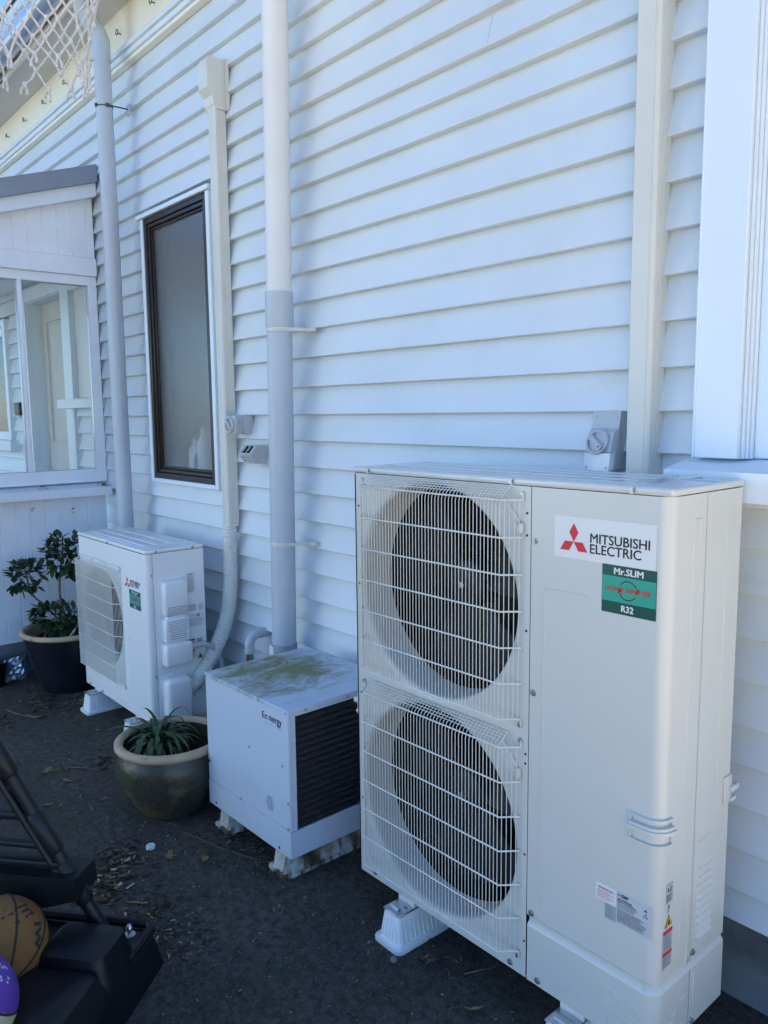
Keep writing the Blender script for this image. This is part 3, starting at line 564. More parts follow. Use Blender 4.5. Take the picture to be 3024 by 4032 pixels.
def fan(root, cx, cz, R, y):
    m = MB(); m.lathe([(0,-.03),(.05,-.028),(.068,-.02),(.072,.05),(0,.05)], 28, (cx,y,cz), axis='Y')
    for b in range(3):
        a0 = rad(120*b+25); vs = []; nr, na = 7, 7
        for i in range(nr):
            r = .06+(R-.06)*i/(nr-1); sp = rad(62+26*i/(nr-1))
            for j in range(na): 
                a = a0+sp*(j/(na-1)-.5)+.25*i/(nr-1); vs.append((cx+r*math.cos(a), y+.05*(j/(na-1)-.5)+.012, cz+r*math.sin(a)))
        m.add(vs, [(i*na+j, i*na+j+1, (i+1)*na+j+1, (i+1)*na+j) for i in range(nr-1) for j in range(na-1)])
    f = m.build('fan', fanm, root, smooth=50)
    m = MB(); m.lathe([(0,-.045),(.010,-.045),(.011,-.03)], 6, (cx,y,cz), axis='Y'); m.lathe([(.013,-.031),(.014,-.028)], 12, (cx,y,cz), axis='Y'); m.build('hub_nut', zinc, f)
def screw(mb, P, u, v, out, r=.0055):   # out: function (u,v,h) -> point
    n = 6; mb.add([out(u+r*1.5*math.cos(2*math.pi*j/12), v+r*1.5*math.sin(2*math.pi*j/12), .0018) for j in range(12)]+[out(u+r*1.6*math.cos(2*math.pi*j/12), v+r*1.6*math.sin(2*math.pi*j/12), -.001) for j in range(12)], [tuple(range(12))]+[(j,(j+1)%12,12+(j+1)%12,12+j) for j in range(12)])
    mb.add([out(u+r*math.cos(2*math.pi*j/n), v+r*math.sin(2*math.pi*j/n), .0055) for j in range(n)]+[out(u+r*math.cos(2*math.pi*j/n), v+r*math.sin(2*math.pi*j/n), .001) for j in range(n)], [tuple(range(n))]+[(j,(j+1)%n,n+(j+1)%n,n+j) for j in range(n)])
outF = lambda u, v, h: (u, -h, v)
def guard(name, root, xl, x0, x1, xr, z0, z1, yf, nh, dv, rv, rh, mesh_top, ms):
    m = MB(); pl = [(xl,-.003),(x0,yf),(x1,yf),(xr,-.003)]
    for k in range(nh):
        z = z0+(z1-z0)*k/(nh-1); m.tube([(p[0], p[1]-rh*.6, z) for p in pl], rh, 6)
    # vertical wires along the plan path
    L = [0]
    for a, b in zip(pl[:-1], pl[1:]): L.append(L[-1]+math.hypot(b[0]-a[0], b[1]-a[1]))
    s = dv*.6
    while s < L[-1]-dv*.3:
        for i in range(3):
            if L[i] <= s <= L[i+1]: t = (s-L[i])/(L[i+1]-L[i]); x = pl[i][0]+(pl[i+1][0]-pl[i][0])*t; y = pl[i][1]+(pl[i+1][1]-pl[i][1])*t
        front = abs(y-yf) < 1e-6
        if front and mesh_top: m.tube([(x,y,z0),(x,y,z1-.012),(x,y+.006,z1+.006),(x,-.006,z1+.031)], rv, 4, cap=False)
        else: m.tube([(x,y,z0),(x,y,z1)], rv, 4, cap=False)
        s += dv
    if mesh_top:
        for k in range(1, 5):
            t = k/4.6; m.tube([(x0-.004, yf+.006+(-.006-yf-.006)*t, z1+.006+.025*t), (x1-.004, yf+.006+(-.006-yf-.006)*t, z1+.006+.025*t)], rv*1.15, 5)
    m.tube([(xr,-.005,z1),(xr,-.004,z1+.018)], rh, 6); m.tube([(xl,-.005,z1),(xl,-.004,z1+.018)], rh, 6); m.tube([(xr,-.005,z0),(xr,-.004,z0-.02)], rh, 6)
    g_ = m.build(name, unitw, root, smooth=60)
    m = MB()
    for u, v in ((xr,z1+.016),(xl,z1+.016),(xr,z0-.018)): screw(m, None, u-.006, v, outF, .0045)
    m.build('screw', screwm, g_)
    return g_
def foot_pads(root, xs, y0, y1, h):   # steel feet under the base pan
    for x in xs:
        m = MB(); m.rbox(x-.035, x+.035, y0, y1, -h, -.0005, .002, 1); m.build('steel_foot', whitep, root)
        m = MB(); m.rbox(x-.036, x+.036, y0-.062, y0+.03, -h-.0005, -h+.006, .002, 1); m.tube([(x-.02,y0-.04,-h+.0065),(x+.014,y0-.04,-h+.0065)], .006, 8); m.tube([(x+.02,y0-.02,-h+.002),(x+.02,y0-.02,-h+.016)], .006, 6); m.build('fixing_plate', zinc, root, smooth=40)

# ---- tall twin-fan unit
Hb, Wb, Db = 1.3102, 1.05, .3182
BG = empty('heat_pump', (0,-.4804,.1244), .0113, 'tall cream twin-fan heat pump outdoor unit in the right foreground', 'heat pump')
m = MB(); plate_holes(m, [(.014,.6835,.655,1.2905,.338,.975,.314),(.014,.6835,.0,.655,.338,.332,.318)], rin=.014, depth=.02, back=.115)
m.strip([(0,Db),(0,.014)]+[(.014-.014*math.cos(rad(a)), .014-.014*math.sin(rad(a))) for a in (30,60,90)], 0, 1.2905); m.box(.014,.683,.0,.02,-.0005,.0004); m.build('fan_panel', unitp, BG, smooth=40)
m = MB(); m.box(.002,.680,.30,.314,.004,1.288,1); m.box(.6815,.6832,.002,.31,.004,1.288,0); m.box(.002,.68,.002,.30,.004,.008,0); m.box(.002,.004,.002,.3,.008,1.288,0); m.build('fan_chamber', [dark, coil], BG)
for cz in (.975, .332):
    fan(BG, .338, cz, .288, .165)
guard('fan_guard', BG, .046, .084, .626, .662, .699, 1.257, -.045, 7, 0.0125, .0011, .0024, True, 0)
guard('fan_guard', BG, .046, .084, .630, .664, .066, .626, -.045, 7, 0.0125, .0011, .0024, True, 0)
for z in (1.235,.604):
    m = MB(); m.hexa([(.60,-.012,z+.02),(.648,-.004,z-.035),(.652,-.002,z-.03),(.604,-.002,z+.026),(.60,-.03,z+.012),(.648,-.02,z-.043),(.652,-.002,z-.043),(.604,-.002,z+.012)]); m.rbox(.650,.664,-.012,-.001,z-.06,z-.035,.002,1); m.build('guard_clip', unitp, BG)
r_ = .032; PLAN = [(.6855,0),(Wb-r_,0)]+[(Wb-r_+r_*math.sin(rad(a)), r_-r_*math.cos(rad(a))) for a in range(10,91,10)]+[(Wb,.1508)]
m = MB(); m.strip(PLAN, .181, 1.2905); m.strip([(p[0],p[1]) for p in PLAN[:1]]+[(PLAN[0][0],.02)], .181, 1.2905)
# turned-in bottom edge
n = len(PLAN); inn = [(p[0]-(.006 if i > 1 else 0), p[1]+(.006 if p[1] < .03 else 0)) for i, p in enumerate(PLAN)]
m.add([(p[0],p[1],.181) for p in PLAN]+[(p[0],p[1],.174) for p in inn], [(i,i+1,n+i+1,n+i) for i in range(n-1)]); m.build('service_panel', unitp, BG, smooth=40)
m = MB(); m.strip([(Wb-.001,.1525),(Wb-.001,.165)], .17, 1.2905); m.strip([(Wb,.1525),(Wb,Db),(0,Db)], .17, 1.2905); m.strip([(.72,Db),(0,Db)], 0, .17); m.build('rear_panel', unitp, BG, smooth=40)
LC = [(p[0]+(.002 if p[1] > .02 else .0), p[1]-.002 if p[1] < .03 else p[1]) for p in PLAN]; LC[0] = (.689, -.002); inn = [(p[0]-(.008 if i > 1 else 0), p[1]+(.009 if p[1] < .035 else 0)) for i, p in enumerate(LC)]
m = MB(); n = len(LC); m.strip(LC, 0, .152)
lv = [(p[0],p[1],.152) for p in LC]+[(p[0]-.003*(i > 1),p[1]+.003*(p[1] < .03),.158) for i, p in enumerate(LC)]+[(p[0],p[1],.164) for p in inn]+[(p[0],p[1],.19) for p in inn]
m.add(lv, [(k*n+i,k*n+i+1,(k+1)*n+i+1,(k+1)*n+i) for k in range(3) for i in range(n-1)]); m.strip([(.689,-.002),(.689,.02)], 0, .152); m.build('lower_cover', unitp, BG, smooth=40)
m = MB(); m.strip([(Wb+.002,.1525),(Wb+.002,Db)], 0, .150); m.add([(Wb+.002,.1525,.150),(Wb+.002,Db,.150),(Wb-.006,Db,.163),(Wb-.006,.1525,.163)], [(0,1,2,3)]); m.strip([(Wb-.006,.1525),(Wb-.006,Db-.001)], .163, .172); m.strip([(Wb+.002,Db),(.72,Db)], 0, .150); m.rbox(Wb+.001,Wb+.005,.166,.176,.012,.138,.0015,1); m.build('rear_lower_cover', unitp, BG, smooth=40)
m = MB(); m.box(.004,Wb-.006,.004,Db-.004,.001,.006); m.build('base_pan', unitp, BG)
m = MB(); m.rbox(-.003,Wb+.003,-.003,Db+.004,1.2912,Hb,.007,3); m.rbox(.06,.97,.045,.285,Hb-.002,Hb+.0025,.002,1)
for y in (.085,.165,.235): m.rbox(.09,.92,y,y+.03,Hb+.001,Hb+.0045,.0015,2)
m.build('lid', lidm, BG, smooth=40)
def one_screw(root, u, v, out, r=.0055): m = MB(); screw(m, None, u, v, out, r); m.build('screw', screwm, root)
for u, v in ((.073,1.3),(.624,1.3),(.959,1.3),(.696,1.158),(.697,.777),(.70,.190),(.724,.015)): one_screw(BG, u, v, lambda a,b,h: (a,-.003-h,b) if b > 1.29 else (a,-h-.002*(b < .1),b))
for u, v in ((.08,.019),(.632,.016)): one_screw(BG, u, v, outF)
outS = lambda u, v, h: (Wb+h+.002*(v < .1), u, v)
for u, v in ((.163,.192),(.166,.0145)): one_screw(BG, u, v, outS)
m = MB()
for u, v in ((.672,1.225),(.672,1.17),(.673,.93),(.675,.61),(.675,.585),(.676,.34),(.677,.1),(.022,.95),(.022,.6),(.022,.25),(.022,1.19)): m.lathe([(0,-.0006),(.0035,-.0006),(.0035,.001)], 8, (u,0,v), axis='Y')
m.build('bolt_hole', ink, BG)
# shallow pressed outlines on the service panels
def ridge(mb, pts, out, w=.0045, h=.0016):
    for (u0,v0),(u1,v1) in zip(pts[:-1], pts[1:]):
        d = Vector((u1-u0, v1-v0)).normalized(); nx = Vector((-d.y, d.x))*w/2
        a = [(u0-d.x*w*.3+nx.x, v0-d.y*w*.3+nx.y),(u0-d.x*w*.3-nx.x, v0-d.y*w*.3-nx.y),(u1+d.x*w*.3-nx.x, v1+d.y*w*.3-nx.y),(u1+d.x*w*.3+nx.x, v1+d.y*w*.3+nx.y)]
        ins = [((p[0]*.6+(u0+u1)/2*.0+ (u0 if i < 2 else u1)*.4), (p[1]*.6+(v0 if i < 2 else v1)*.4)) for i, p in enumerate(a)]
        mb.add([out(p[0],p[1],-.0005) for p in a]+[out(p[0],p[1],h) for p in ins], [(4,5,6,7)]+[(i,(i+1)%4,4+(i+1)%4,4+i) for i in range(4)])
m = MB(); ridge(m, [(.728,.225),(.728,1.040),(.735,1.047),(.852,1.047),(.857,1.040)], outF, .005, .0022); ridge(m, [(.742,.215),(.86,.211)], outF, .004, .0015)
ridge(m, [(.100,.23),(.100,1.20),(.104,1.235),(.124,1.235),(.128,1.2)], outS, .006, .0014); ridge(m, [(.178,.465),(.246,.468),(.252,.49),(.252,1.2)], outS, .0045, .0014); ridge(m, [(.13,.18),(.136,.2),(.13,.36)], outS, .006, .0012); m.build('pressed_rib', unitp, BG)
m = MB()
for k in range(10):
    z = .41-.0203*k; m.hexa([(Wb-.001,.176,z-.0095),(Wb-.001,.246,z-.0095),(Wb-.001,.246,z+.004),(Wb-.001,.176,z+.004),(Wb+.0065,.180,z-.008),(Wb+.0065,.242,z-.008),(Wb+.001,.244,z+.003),(Wb+.001,.178,z+.003)])
m.build('side_louvre', unitp, BG)
m = MB()
for cx, cz, R in ((.936,.098,.022),(.996,.09,.0155)):
    nn = 28; m.tube([(cx+R*math.cos(2*math.pi*j/nn), -.0022, cz+R*math.sin(2*math.pi*j/nn)) for j in range(nn)], .0012, 5, closed=True)
m.tube([(.93,-.0022,.0)]+[(.975+.045*math.cos(rad(a)), -.0022, .03+.035*math.sin(rad(a))) for a in range(180,-1,-15)]+[(1.02,-.0022,.0)], .0012, 5)
for cy0, cz, R in ((.115,.105,.016),(.075,.085,.013)):
    nn = 24; m.tube([(Wb+.0022, cy0+R*math.cos(2*math.pi*j/nn), cz+R*math.sin(2*math.pi*j/nn)) for j in range(nn)], .0012, 5, closed=True)
m.tube([(Wb+.0022,.05,0)]+[(Wb+.0022,.085+.035*math.cos(rad(a)),.03+.03*math.sin(rad(a))) for a in range(180,-1,-15)]+[(Wb+.0022,.12,0)], .0012, 5); m.build('knockout', unitp, BG, smooth=60)
# carry handle wrapping the corner
def wrap(o): return [(.978,-o),(.995,-o),(Wb-r_,-o)]+[(Wb-r_+(r_+o)*math.sin(rad(a)), r_-(r_+o)*math.cos(rad(a))) for a in range(15,91,15)]+[(Wb+o,.040)]
def sweep(mb, o0, o1, z0, z1, mi=0):
    a, b = wrap(o0), wrap(o1); n = len(a); vs = [(p[0],p[1],z0) for p in a]+[(p[0],p[1],z0) for p in b]+[(p[0],p[1],z1) for p in a]+[(p[0],p[1],z1) for p in b]
    fs = [(0,n,3*n,2*n),(n-1,2*n-1,4*n-1,3*n-1)]
    for i in range(n-1): fs += [(i,i+1,n+i+1,n+i),(2*n+i,2*n+i+1,3*n+i+1,3*n+i),(n+i,n+i+1,3*n+i+1,3*n+i),(i,i+1,2*n+i+1,2*n+i)]
    mb.add(vs, fs, mi)
m = MB(); sweep(m, -.001, .008, .512, .517); sweep(m, -.001, .008, .571, .576); sweep(m, -.001, .017, .544, .552); sweep(m, -.001, .012, .552, .559)
m.rbox(.975,.980,-.006,.001,.512,.576,.002,1); m.rbox(Wb-.001,Wb+.006,.038,.043,.512,.576,.002,1); m.build('carry_handle', unitp, BG, smooth=40)
for sx, x0 in ((1, Wb), (-1, 0)):
    yy = (.272, .322) if sx > 0 else (.0, .03)
    m = MB()
    if sx > 0: m.rbox(Wb-.001,Wb+.005,.285,.324,.518,.588,.003,2); m.rbox(Wb-.001,Wb+.012,.31,.348,.545,.560,.003,2); m.rbox(Wb-.001,Wb+.010,.31,.338,.520,.530,.003,2)
    else: m.rbox(-.006,.001,.004,.05,.518,.588,.003,2); m.rbox(-.030,.001,.008,.045,.552,.568,.004,2); m.rbox(-.018,.001,.008,.045,.520,.532,.004,2)
    m.build('side_handle', unitp, BG, smooth=40)
# labels
def sticker(name, root, P, Pt, u0, u1, v0, v1, base, fn, mats, label=None):
    m = MB(); put_rect(m, P, u0, u1, v0, v1, 0); fn(m, Pt); o = m.build(name, [base]+mats, root)
    if label: o['label'] = label
    return o
PF, PF1, PF2 = pl_front(-.0007), pl_front(-.0012), pl_front(-.0016)
def f_logo(m, P):
    diamonds(m, P, .809, 1.1707, .0250, 1); put_text(m, 'MITSUBISHI', P, .854, 1.003, 1.1735, 1.195, 2, .012, res=3); put_text(m, 'ELECTRIC', P, .854, .983, 1.149, 1.1705, 2, .012, res=3)
sticker('logo_label', BG, PF, PF1, .754, 1.0185, 1.131, 1.229, lab_w, f_logo, [red, ink])
def f_green(m, P, P2, u0, u1, v0, v1, l1, l2, arrows=True):
    W_, H_ = u1-u0, v1-v0; put_rect(m, P, u0+.001, u1-.001, v0+H_*.245, v0+H_*.775, 1)
    put_text(m, 'Mr.SLIM', P, u0+W_*.23, u0+W_*.76, v0+H_*.82, v0+H_*.95, 2, .03); cx, cz = u0+W_*.5, v0+H_*.51
    if arrows:
        for s in (0, 180):
            R = W_*.165; aa = [rad(s+a) for a in range(28, 158, 13)]
            for mi, off, wd in ((2, .0012, .0042), (3, 0, .0034)):
                o = [(cx+off+(R+wd/2)*math.cos(a), cz+(R*.95+wd/2)*math.sin(a)) for a in aa]; i_ = [(cx+off+(R-wd/2)*math.cos(a), cz+(R*.95-wd/2)*math.sin(a)) for a in aa]
                Pm = P2 if mi == 3 else P
                for k in range(len(aa)-1): put_poly(m, Pm, [o[k], o[k+1], i_[k+1], i_[k]], mi)
            a = rad(s+186); tx, tz = cx+R*math.cos(a), cz+R*.95*math.sin(a); sg = -1 if s == 0 else 1
            put_poly(m, P2, [(tx-.005, tz+.006*-sg), (tx+.006, tz+.003*-sg), (tx+.002*sg, tz+.0085*sg)], 3)
        put_rect(m, P2, u0+W_*.06, u0+W_*.92, cz-H_*.07, cz+H_*.07, 1); put_text(m, l1, lambda u, v: (P2(u, v)[0], P2(u, v)[1]-.0005, P2(u, v)[2]), u0+W_*.065, u0+W_*.9, cz-H_*.052, cz+H_*.052, 4, .012, .25)
    else: put_text(m, l1, P2, u0+W_*.15, u0+W_*.88, cz-H_*.08, cz+H_*.08, 4, .02, .25)
    put_text(m, l2, P, u0+W_*.38, u0+W_*.6, v0+H_*.06, v0+H_*.19, 2, .03)
GM = [lab_mg, lab_w, lab_dg, red]
sticker('model_label', BG, PF, PF1, .887, 1.022, 1.0215, 1.1305, lab_dg, lambda m, P: f_green(m, P, PF2, .887, 1.022, 1.0215, 1.1305, 'POWER INVERTER', 'R32'), GM)
def f_pink(m, P): put_text(m, 'IMPORTANT NOTE', P, .897, .938, .3555, .3600, 1, .02); fine_print(m, P, .895, .942, .331, .353, 7, 1, 4)
sticker('notice_label', BG, PF, PF1, .8895, .9455, .3265, .3685, lab_w, f_pink, [pinkink])
def f_plate(m, P):
    diamonds(m, P, .9525, .3615, .0028, 1); put_text(m, 'MITSUBISHI', P, .9585, .977, .3615, .3655, 1, .02); put_text(m, 'ELECTRIC', P, .9585, .974, .357, .361, 1, .02)
    put_text(m, 'AIR-CONDITIONER', P, .949, .986, .3495, .3535, 1, .015); put_text(m, 'MODEL  PUZ-ZM125VKA2-A', P, .949, .997, .3435, .3475, 1, .015)
    fine_print(m, P, .949, 1.0, .329, .3415, 3, 1, 2); fine_print(m, P, .949, 1.028, .309, .3275, 5, 1, 9, .45); put_text(m, 'MITSUBISHI ELECTRIC CORPORATION', P, .949, 1.018, .3045, .3078, 1, .015); fine_print(m, P, .949, 1.03, .2945, .3035, 3, 1, 5)
    put_poly(m, P, [(1.014,.337),(1.027,.337),(1.0205,.3475)], 1); put_poly(m, P2_, [(1.0165,.3385),(1.0245,.3385),(1.0205,.345)], 0); put_poly(m, P, [(1.016,.352),(1.026,.352),(1.021,.3575)], 1)
P2_ = PF2
sticker('rating_plate', BG, PF, PF1, .9462, 1.0185+.016, .2905, .3695, lab_s, f_plate, [ink])
sticker('serial_label', BG, PF, PF1, .9155, .9455, .288, .3255, lab_g, lambda m, P: fine_print(m, P, .918, .943, .291, .322, 8, 1, 8), [inkg])
PS, PS1, PS2 = pl_side(Wb+.0007), pl_side(Wb+.0012), pl_side(Wb+.0016)
def f_r32(m, P): put_rect(m, P, .034, .060, .393, .411, 1); put_text(m, 'R32', PS2, .037, .057, .3955, .4085, 2, .02); fine_print(m, P, .034, .060, .372, .391, 6, 2, 12)
sticker('refrigerant_label', BG, PS, PS1, .0325, .0615, .371, .416, lab_g, f_r32, [lab_w, ink])
m = MB(); put_rect(m, PS, .040, .052, .345, .366, 0); put_rect(m, PS1, .042, .050, .355, .364, 1); fine_print(m, PS1, .040, .052, .346, .353, 3, 1, 3); m.build('manual_mark', [unitp, inkg], BG)
def f_tri(m, P, a, b, z0, z1):
    put_poly(m, P, [(a,z0),(b,z0),((a+b)/2,z1)], 0); c = ((a+b)/2, (2*z0+z1)/3); put_poly(m, PTR, [(c[0]+(x-c[0])*.8, c[1]+(z-c[1])*.8) for x, z in ((a,z0),(b,z0),((a+b)/2,z1))], 1)
    w = b-a; put_poly(m, PTR2, [(c[0]-.16*w,c[1]-.16*w),(c[0]+.16*w,c[1]-.16*w),(c[0]+.12*w,c[1]+.1*w),(c[0]+.0*w,c[1]+.32*w),(c[0]-.12*w,c[1]+.08*w)], 0)
PTR, PTR2 = PS1, PS2
m = MB(); f_tri(m, PS, .031, .063, .311, .341); m.build('warning_triangle', [ink, lab_ye], BG)
def f_warn(m, P):
    put_rect(m, P, .026, .064, .296, .305, 1); put_rect(m, P, .026, .064, .243, .252, 1); fine_print(m, P, .030, .062, .256, .293, 9, 2, 3); fine_print(m, P, .029, .062, .215, .241, 6, 2, 6)
sticker('warning_label', BG, PS, PS1, .026, .064, .212, .305, lab_g, f_warn, [red, inkg])
foot_pads(BG, (.222, .828), .0, Db+.03, .0235)

# ---- small single-fan unit
Ws, Ds, Hs = .8636, .3009, .8518
SG = empty('heat_pump', (-2.4618,-.4754,.1154), .0051, 'smaller pale single-fan heat pump outdoor unit between the pot and the box', 'heat pump')
m = MB(); plate_holes(m, [(.012,.60,.0,.8325,.298,.43,.268)], rin=.025, back=.10); m.add([(.60,0,0),(Ws-.022,0,0),(Ws-.022,0,.8325),(.60,0,.8325)], [(0,1,2,3)])
m.strip([(Ws-.022,0)]+[(Ws-.022+.022*math.sin(rad(a)), .022-.022*math.cos(rad(a))) for a in range(15,91,15)]+[(Ws,.026)], 0, .8325); m.strip([(0,Ds),(0,.012)]+[(.012-.012*math.cos(rad(a)), .012-.012*math.sin(rad(a))) for a in (30,60,90)], 0, .8325); m.build('front_panel', unitl, SG, smooth=40)
m = MB(); m.strip([(Ws-.002,.0265),(Ws-.002,.036)], 0, .8325); m.strip([(Ws,.0365),(Ws,Ds),(0,Ds)], 0, .8325); m.build('side_panel', unitl, SG, smooth=40)
m = MB(); m.box(.003,.6,.28,.295,.004,.83,1); m.box(.6,.602,.01,.28,.004,.83,0); m.box(.003,.6,.01,.28,.003,.007,0); m.box(.003,.005,.01,.28,.007,.83,0); m.build('fan_chamber', [dark, coil], SG)
m = MB(); m.box(.004,Ws-.004,.004,Ds-.004,.001,.004); m.build('base_pan', unitl, SG)
fan(SG, .298, .43, .232, .14)
guard('fan_guard', SG, .010, .032, .530, .572, .130, .712, -.034, 8, .0072, .0011, .0021, False, 0)
m = MB(); m.tube([(.05,-.004,.735),(.57,-.004,.735)], .0025, 6)
for x in (.05,.2,.4,.57): m.tube([(x,-.004,.735),(x,-.012,.712)], .0022, 6)
m.tube([(.53,-.032,.712),(.575,-.012,.66)], .002, 6); m.build('guard_stay', unitw, SG)
m = MB(); m.rbox(-.003,Ws+.003,-.003,Ds+.003,.833,Hs,.009,3); m.rbox(.06,.80,.03,.27,Hs-.002,Hs+.002,.002,1)
for y in (.05,.11,.19): m.rbox(.09,.74,y,y+.045,Hs,Hs+.0045,.002,2)
m.build('lid', unitl, SG, smooth=40)
outT = lambda u, v, h: (Ws+h+.003*(v > .835), u, v)
for u, v in ((.43,.841),(.08,.012),(.25,.012)): one_screw(SG, u, v, lambda a, b, h: (a,-h-.003*(b > .83),b), .004)
for u, v in ((.055,.842),(.245,.842),(.0315,.73),(.0315,.235)): one_screw(SG, u, v, outT if v > .83 else (lambda a, b, h: (Ws-.002+h,a,b)), .004)
m = MB()
for u in (.645,.708,.77): m.rbox(u-.018,u+.018,-.0015,.001,.383,.392,.0015,1)
m.rbox(.46,.578,-.0015,.001,.112,.118,.001,1); m.rbox(.02,.84,-.002,.001,.028,.036,.002,1); m.build('pressed_rib', lab_w, SG)
def f_logo2(m, P):
    diamonds(m, P, .648, .6665, .0195, 1); put_text(m, 'MITSUBISHI', P, .683, .797, .674, .689, 2, .012); put_text(m, 'ELECTRIC', P, .683, .782, .6575, .6725, 2, .012)
m = MB(); f_logo2(m, PF); m.build('logo_label', [red, red, ink], SG)
sticker('model_label', SG, PF, PF1, .666, .796, .551, .6405, lab_dg, lambda m, P: f_green(m, P, PF2, .666, .796, .551, .6405, 'INVERTER', 'R32', False), GM)
# side: electrical cover with louvre slots, pipe cover, labels
def bulge(mb, y0, y1, z0, z1, d, r, x0, seg=3): mb.rbox(x0-.012, x0+d, y0, y1, z0, z1, r, seg)
m = MB(); m.rbox(Ws-.004,Ws+.003,.058,.205,.27,.715,.002,1); cov = m.build('valve_cover', unitl, SG)
m = MB(); bulge(m, .066,.192,.53,.698,.052,.016,Ws); bulge(m, .066,.192,.40,.518,.050,.010,Ws); bulge(m, .080,.176,.375,.53,.044,.004,Ws); bulge(m, .060,.200,.285,.395,.060,.014,Ws); m.build('cover_shell', unitl, cov, smooth=50)
m = MB()
for k in range(4): m.box(Ws+.0515,Ws+.0526,.080,.182,.545+.009*k,.548+.009*k)
for k in range(9): m.box(Ws+.0495,Ws+.0506,.080+(.010 if k < 4 else 0),.180-(.010 if k < 4 else 0),.418+.0105*k,.4205+.0105*k)
m.build('cover_slots', inkg, cov)
m = MB(); bulge(m, .056,.190,.0,.224,.068,.026,Ws,4); m.rbox(Ws-.003,Ws+.003,.048,.198,.0,.234,.002,1); m.tube([(Ws,.11,.236),(Ws+.006,.11,.236)], .007, 10); m.build('pipe_cover', unitl, SG, smooth=50)
PT, PT1, PT2 = pl_side(Ws+.0007), pl_side(Ws+.0012), pl_side(Ws+.0016)
sticker('rating_plate', SG, PT, PT1, .208, .252, .617, .719, lab_w, lambda m, P: (put_text(m, 'MITSUBISHI', P, .212, .240, .708, .714, 1, .02), fine_print(m, P, .211, .249, .622, .705, 18, 1, 21)), [inkg])
sticker('notice_label', SG, PT, PT1, .209, .253, .524, .560, labp, lambda m, P: (put_text(m, 'IMPORTANT NOTE', P, .213, .248, .551, .556, 1, .02), fine_print(m, P, .212, .250, .527, .549, 7, 1, 22)), [pinkink])
sticker('compliance_label', SG, PT, PT1, .264, .2935, .521, .558, lab_w, lambda m, P: fine_print(m, P, .267, .290, .526, .555, 6, 1, 23), [inkg])
sticker('noise_label', SG, PT, PT1, .203, .2985, .444, .513, lab_w, lambda m, P: (put_text(m, '68', P, .252, .268, .496, .509, 2, .02), fine_print(m, P, .222, .248, .497, .509, 2, 1, 24), fine_print(m, P, .210, .292, .452, .490, 6, 1, 25)), [inkg, ink])
sticker('warning_label', SG, PT, PT1, .205, .240, .337, .387, lab_w, lambda m, P: (put_rect(m, P, .206, .239, .378, .386, 1), fine_print(m, P, .208, .237, .340, .376, 7, 2, 26)), [red, inkg])
sticker('warning_label', SG, PT, PT1, .205, .238, .292, .331, lab_w, lambda m, P: (put_rect(m, P, .206, .237, .323, .330, 1), fine_print(m, P, .208, .235, .295, .321, 6, 2, 27)), [red, inkg])
sticker('refrigerant_label', SG, PT, PT1, .249, .279, .366, .386, lab_g, lambda m, P: (put_rect(m, P, .251, .277, .368, .384, 1), put_text(m, 'R32', PT2, .254, .274, .370, .382, 2, .02)), [lab_w, ink])
PTR, PTR2 = PT1, PT2
m = MB(); f_tri(m, PT, .248, .280, .283, .311); m.build('warning_triangle', [ink, lab_ye], SG)
foot_pads(SG, (.165, .70), .0, Ds+.03, .015)

# ---- ribbed plastic mounting blocks
def block_mesh(L, hgt, w0, w1, mats):
    m = MB(); T = .012
    def ring(w, y0, y1, z, r): 
        return [(x, y, z) for x, y in arc(w/2-r, y0+r, r, -90, 0, 3)+arc(w/2-r, y1-r, r, 0, 90, 3)+arc(-w/2+r, y1-r, r, 90, 180, 3)+arc(-w/2+r, y0+r, r, 180, 270, 3)]
    prof = [(w0+.028,-.014,L+.014,0,.02),(w0+.028,-.014,L+.014,T,.02),(w0+.006,-.003,L+.003,T+.002,.012),(w0,0,L,T+.006,.012),(w1,(w0-w1)*.42,L-(w0-w1)*.42,hgt-.004,.008),(w1-.008,(w0-w1)*.42+.004,L-(w0-w1)*.42-.004,hgt,.006)]
    R_ = [ring(*p) for p in prof]; n = len(R_[0]); vs = [p for r in R_ for p in r]
    m.add(vs, [(i*n+j, i*n+(j+1)%n, (i+1)*n+(j+1)%n, (i+1)*n+j) for i in range(len(R_)-1) for j in range(n)]+[tuple(range((len(R_)-1)*n, len(R_)*n)), tuple(range(n))[::-1]])
    # vertical ribs on the sides and ends
    k = int(L/.017)
    for i in range(1, k):
        y = L*i/k; 
        for s in (-1, 1): m.tube([(s*(w0/2-.001), y, T+.008), (s*(w1/2-.0005), min(max(y, (w0-w1)*.42+.012), L-(w0-w1)*.42-.012), hgt-.016)], .0032, 5)
    for i in range(5):
        x = (i-2)*.0165
        for s in (0, 1): m.tube([(x, (0 if s == 0 else L)+(.001 if s == 0 else -.001), T+.008), (x*.8, ((w0-w1)*.42+.0005 if s == 0 else L-(w0-w1)*.42-.0005), hgt-.016)], .003, 5)
    return m
for name, x, y, h, mt, lab in (('mounting_block', .222, -.548, .0998, whitep, 'clean white ribbed mounting block under the tall heat pump, fan end'), ('mounting_block', .828, -.540, .0998, whitep, 'white ribbed mounting block under the tall heat pump, service panel end'),
        ('mounting_block', -2.30, -.542, .0998, whitep, 'white ribbed mounting block under the small heat pump, beside the black pot'), ('mounting_block', -1.76, -.542, .0998, whitep, 'white ribbed mounting block under the small heat pump, behind the green pot'),
        ('mounting_block', -.71, -.585, .0896, whited, 'dirty weathered ribbed block under the mossy box, beside the green pot'), ('mounting_block', -.322, -.585, .0896, whited, 'dirty weathered ribbed block under the mossy box louvre side')):
    o = block_mesh(.45, h, .094, .07, mt).build(name, mt, None, smooth=40, loc=(x, y, 0)); tag(o, lab, 'block', 'ribbed plastic mounting blocks')

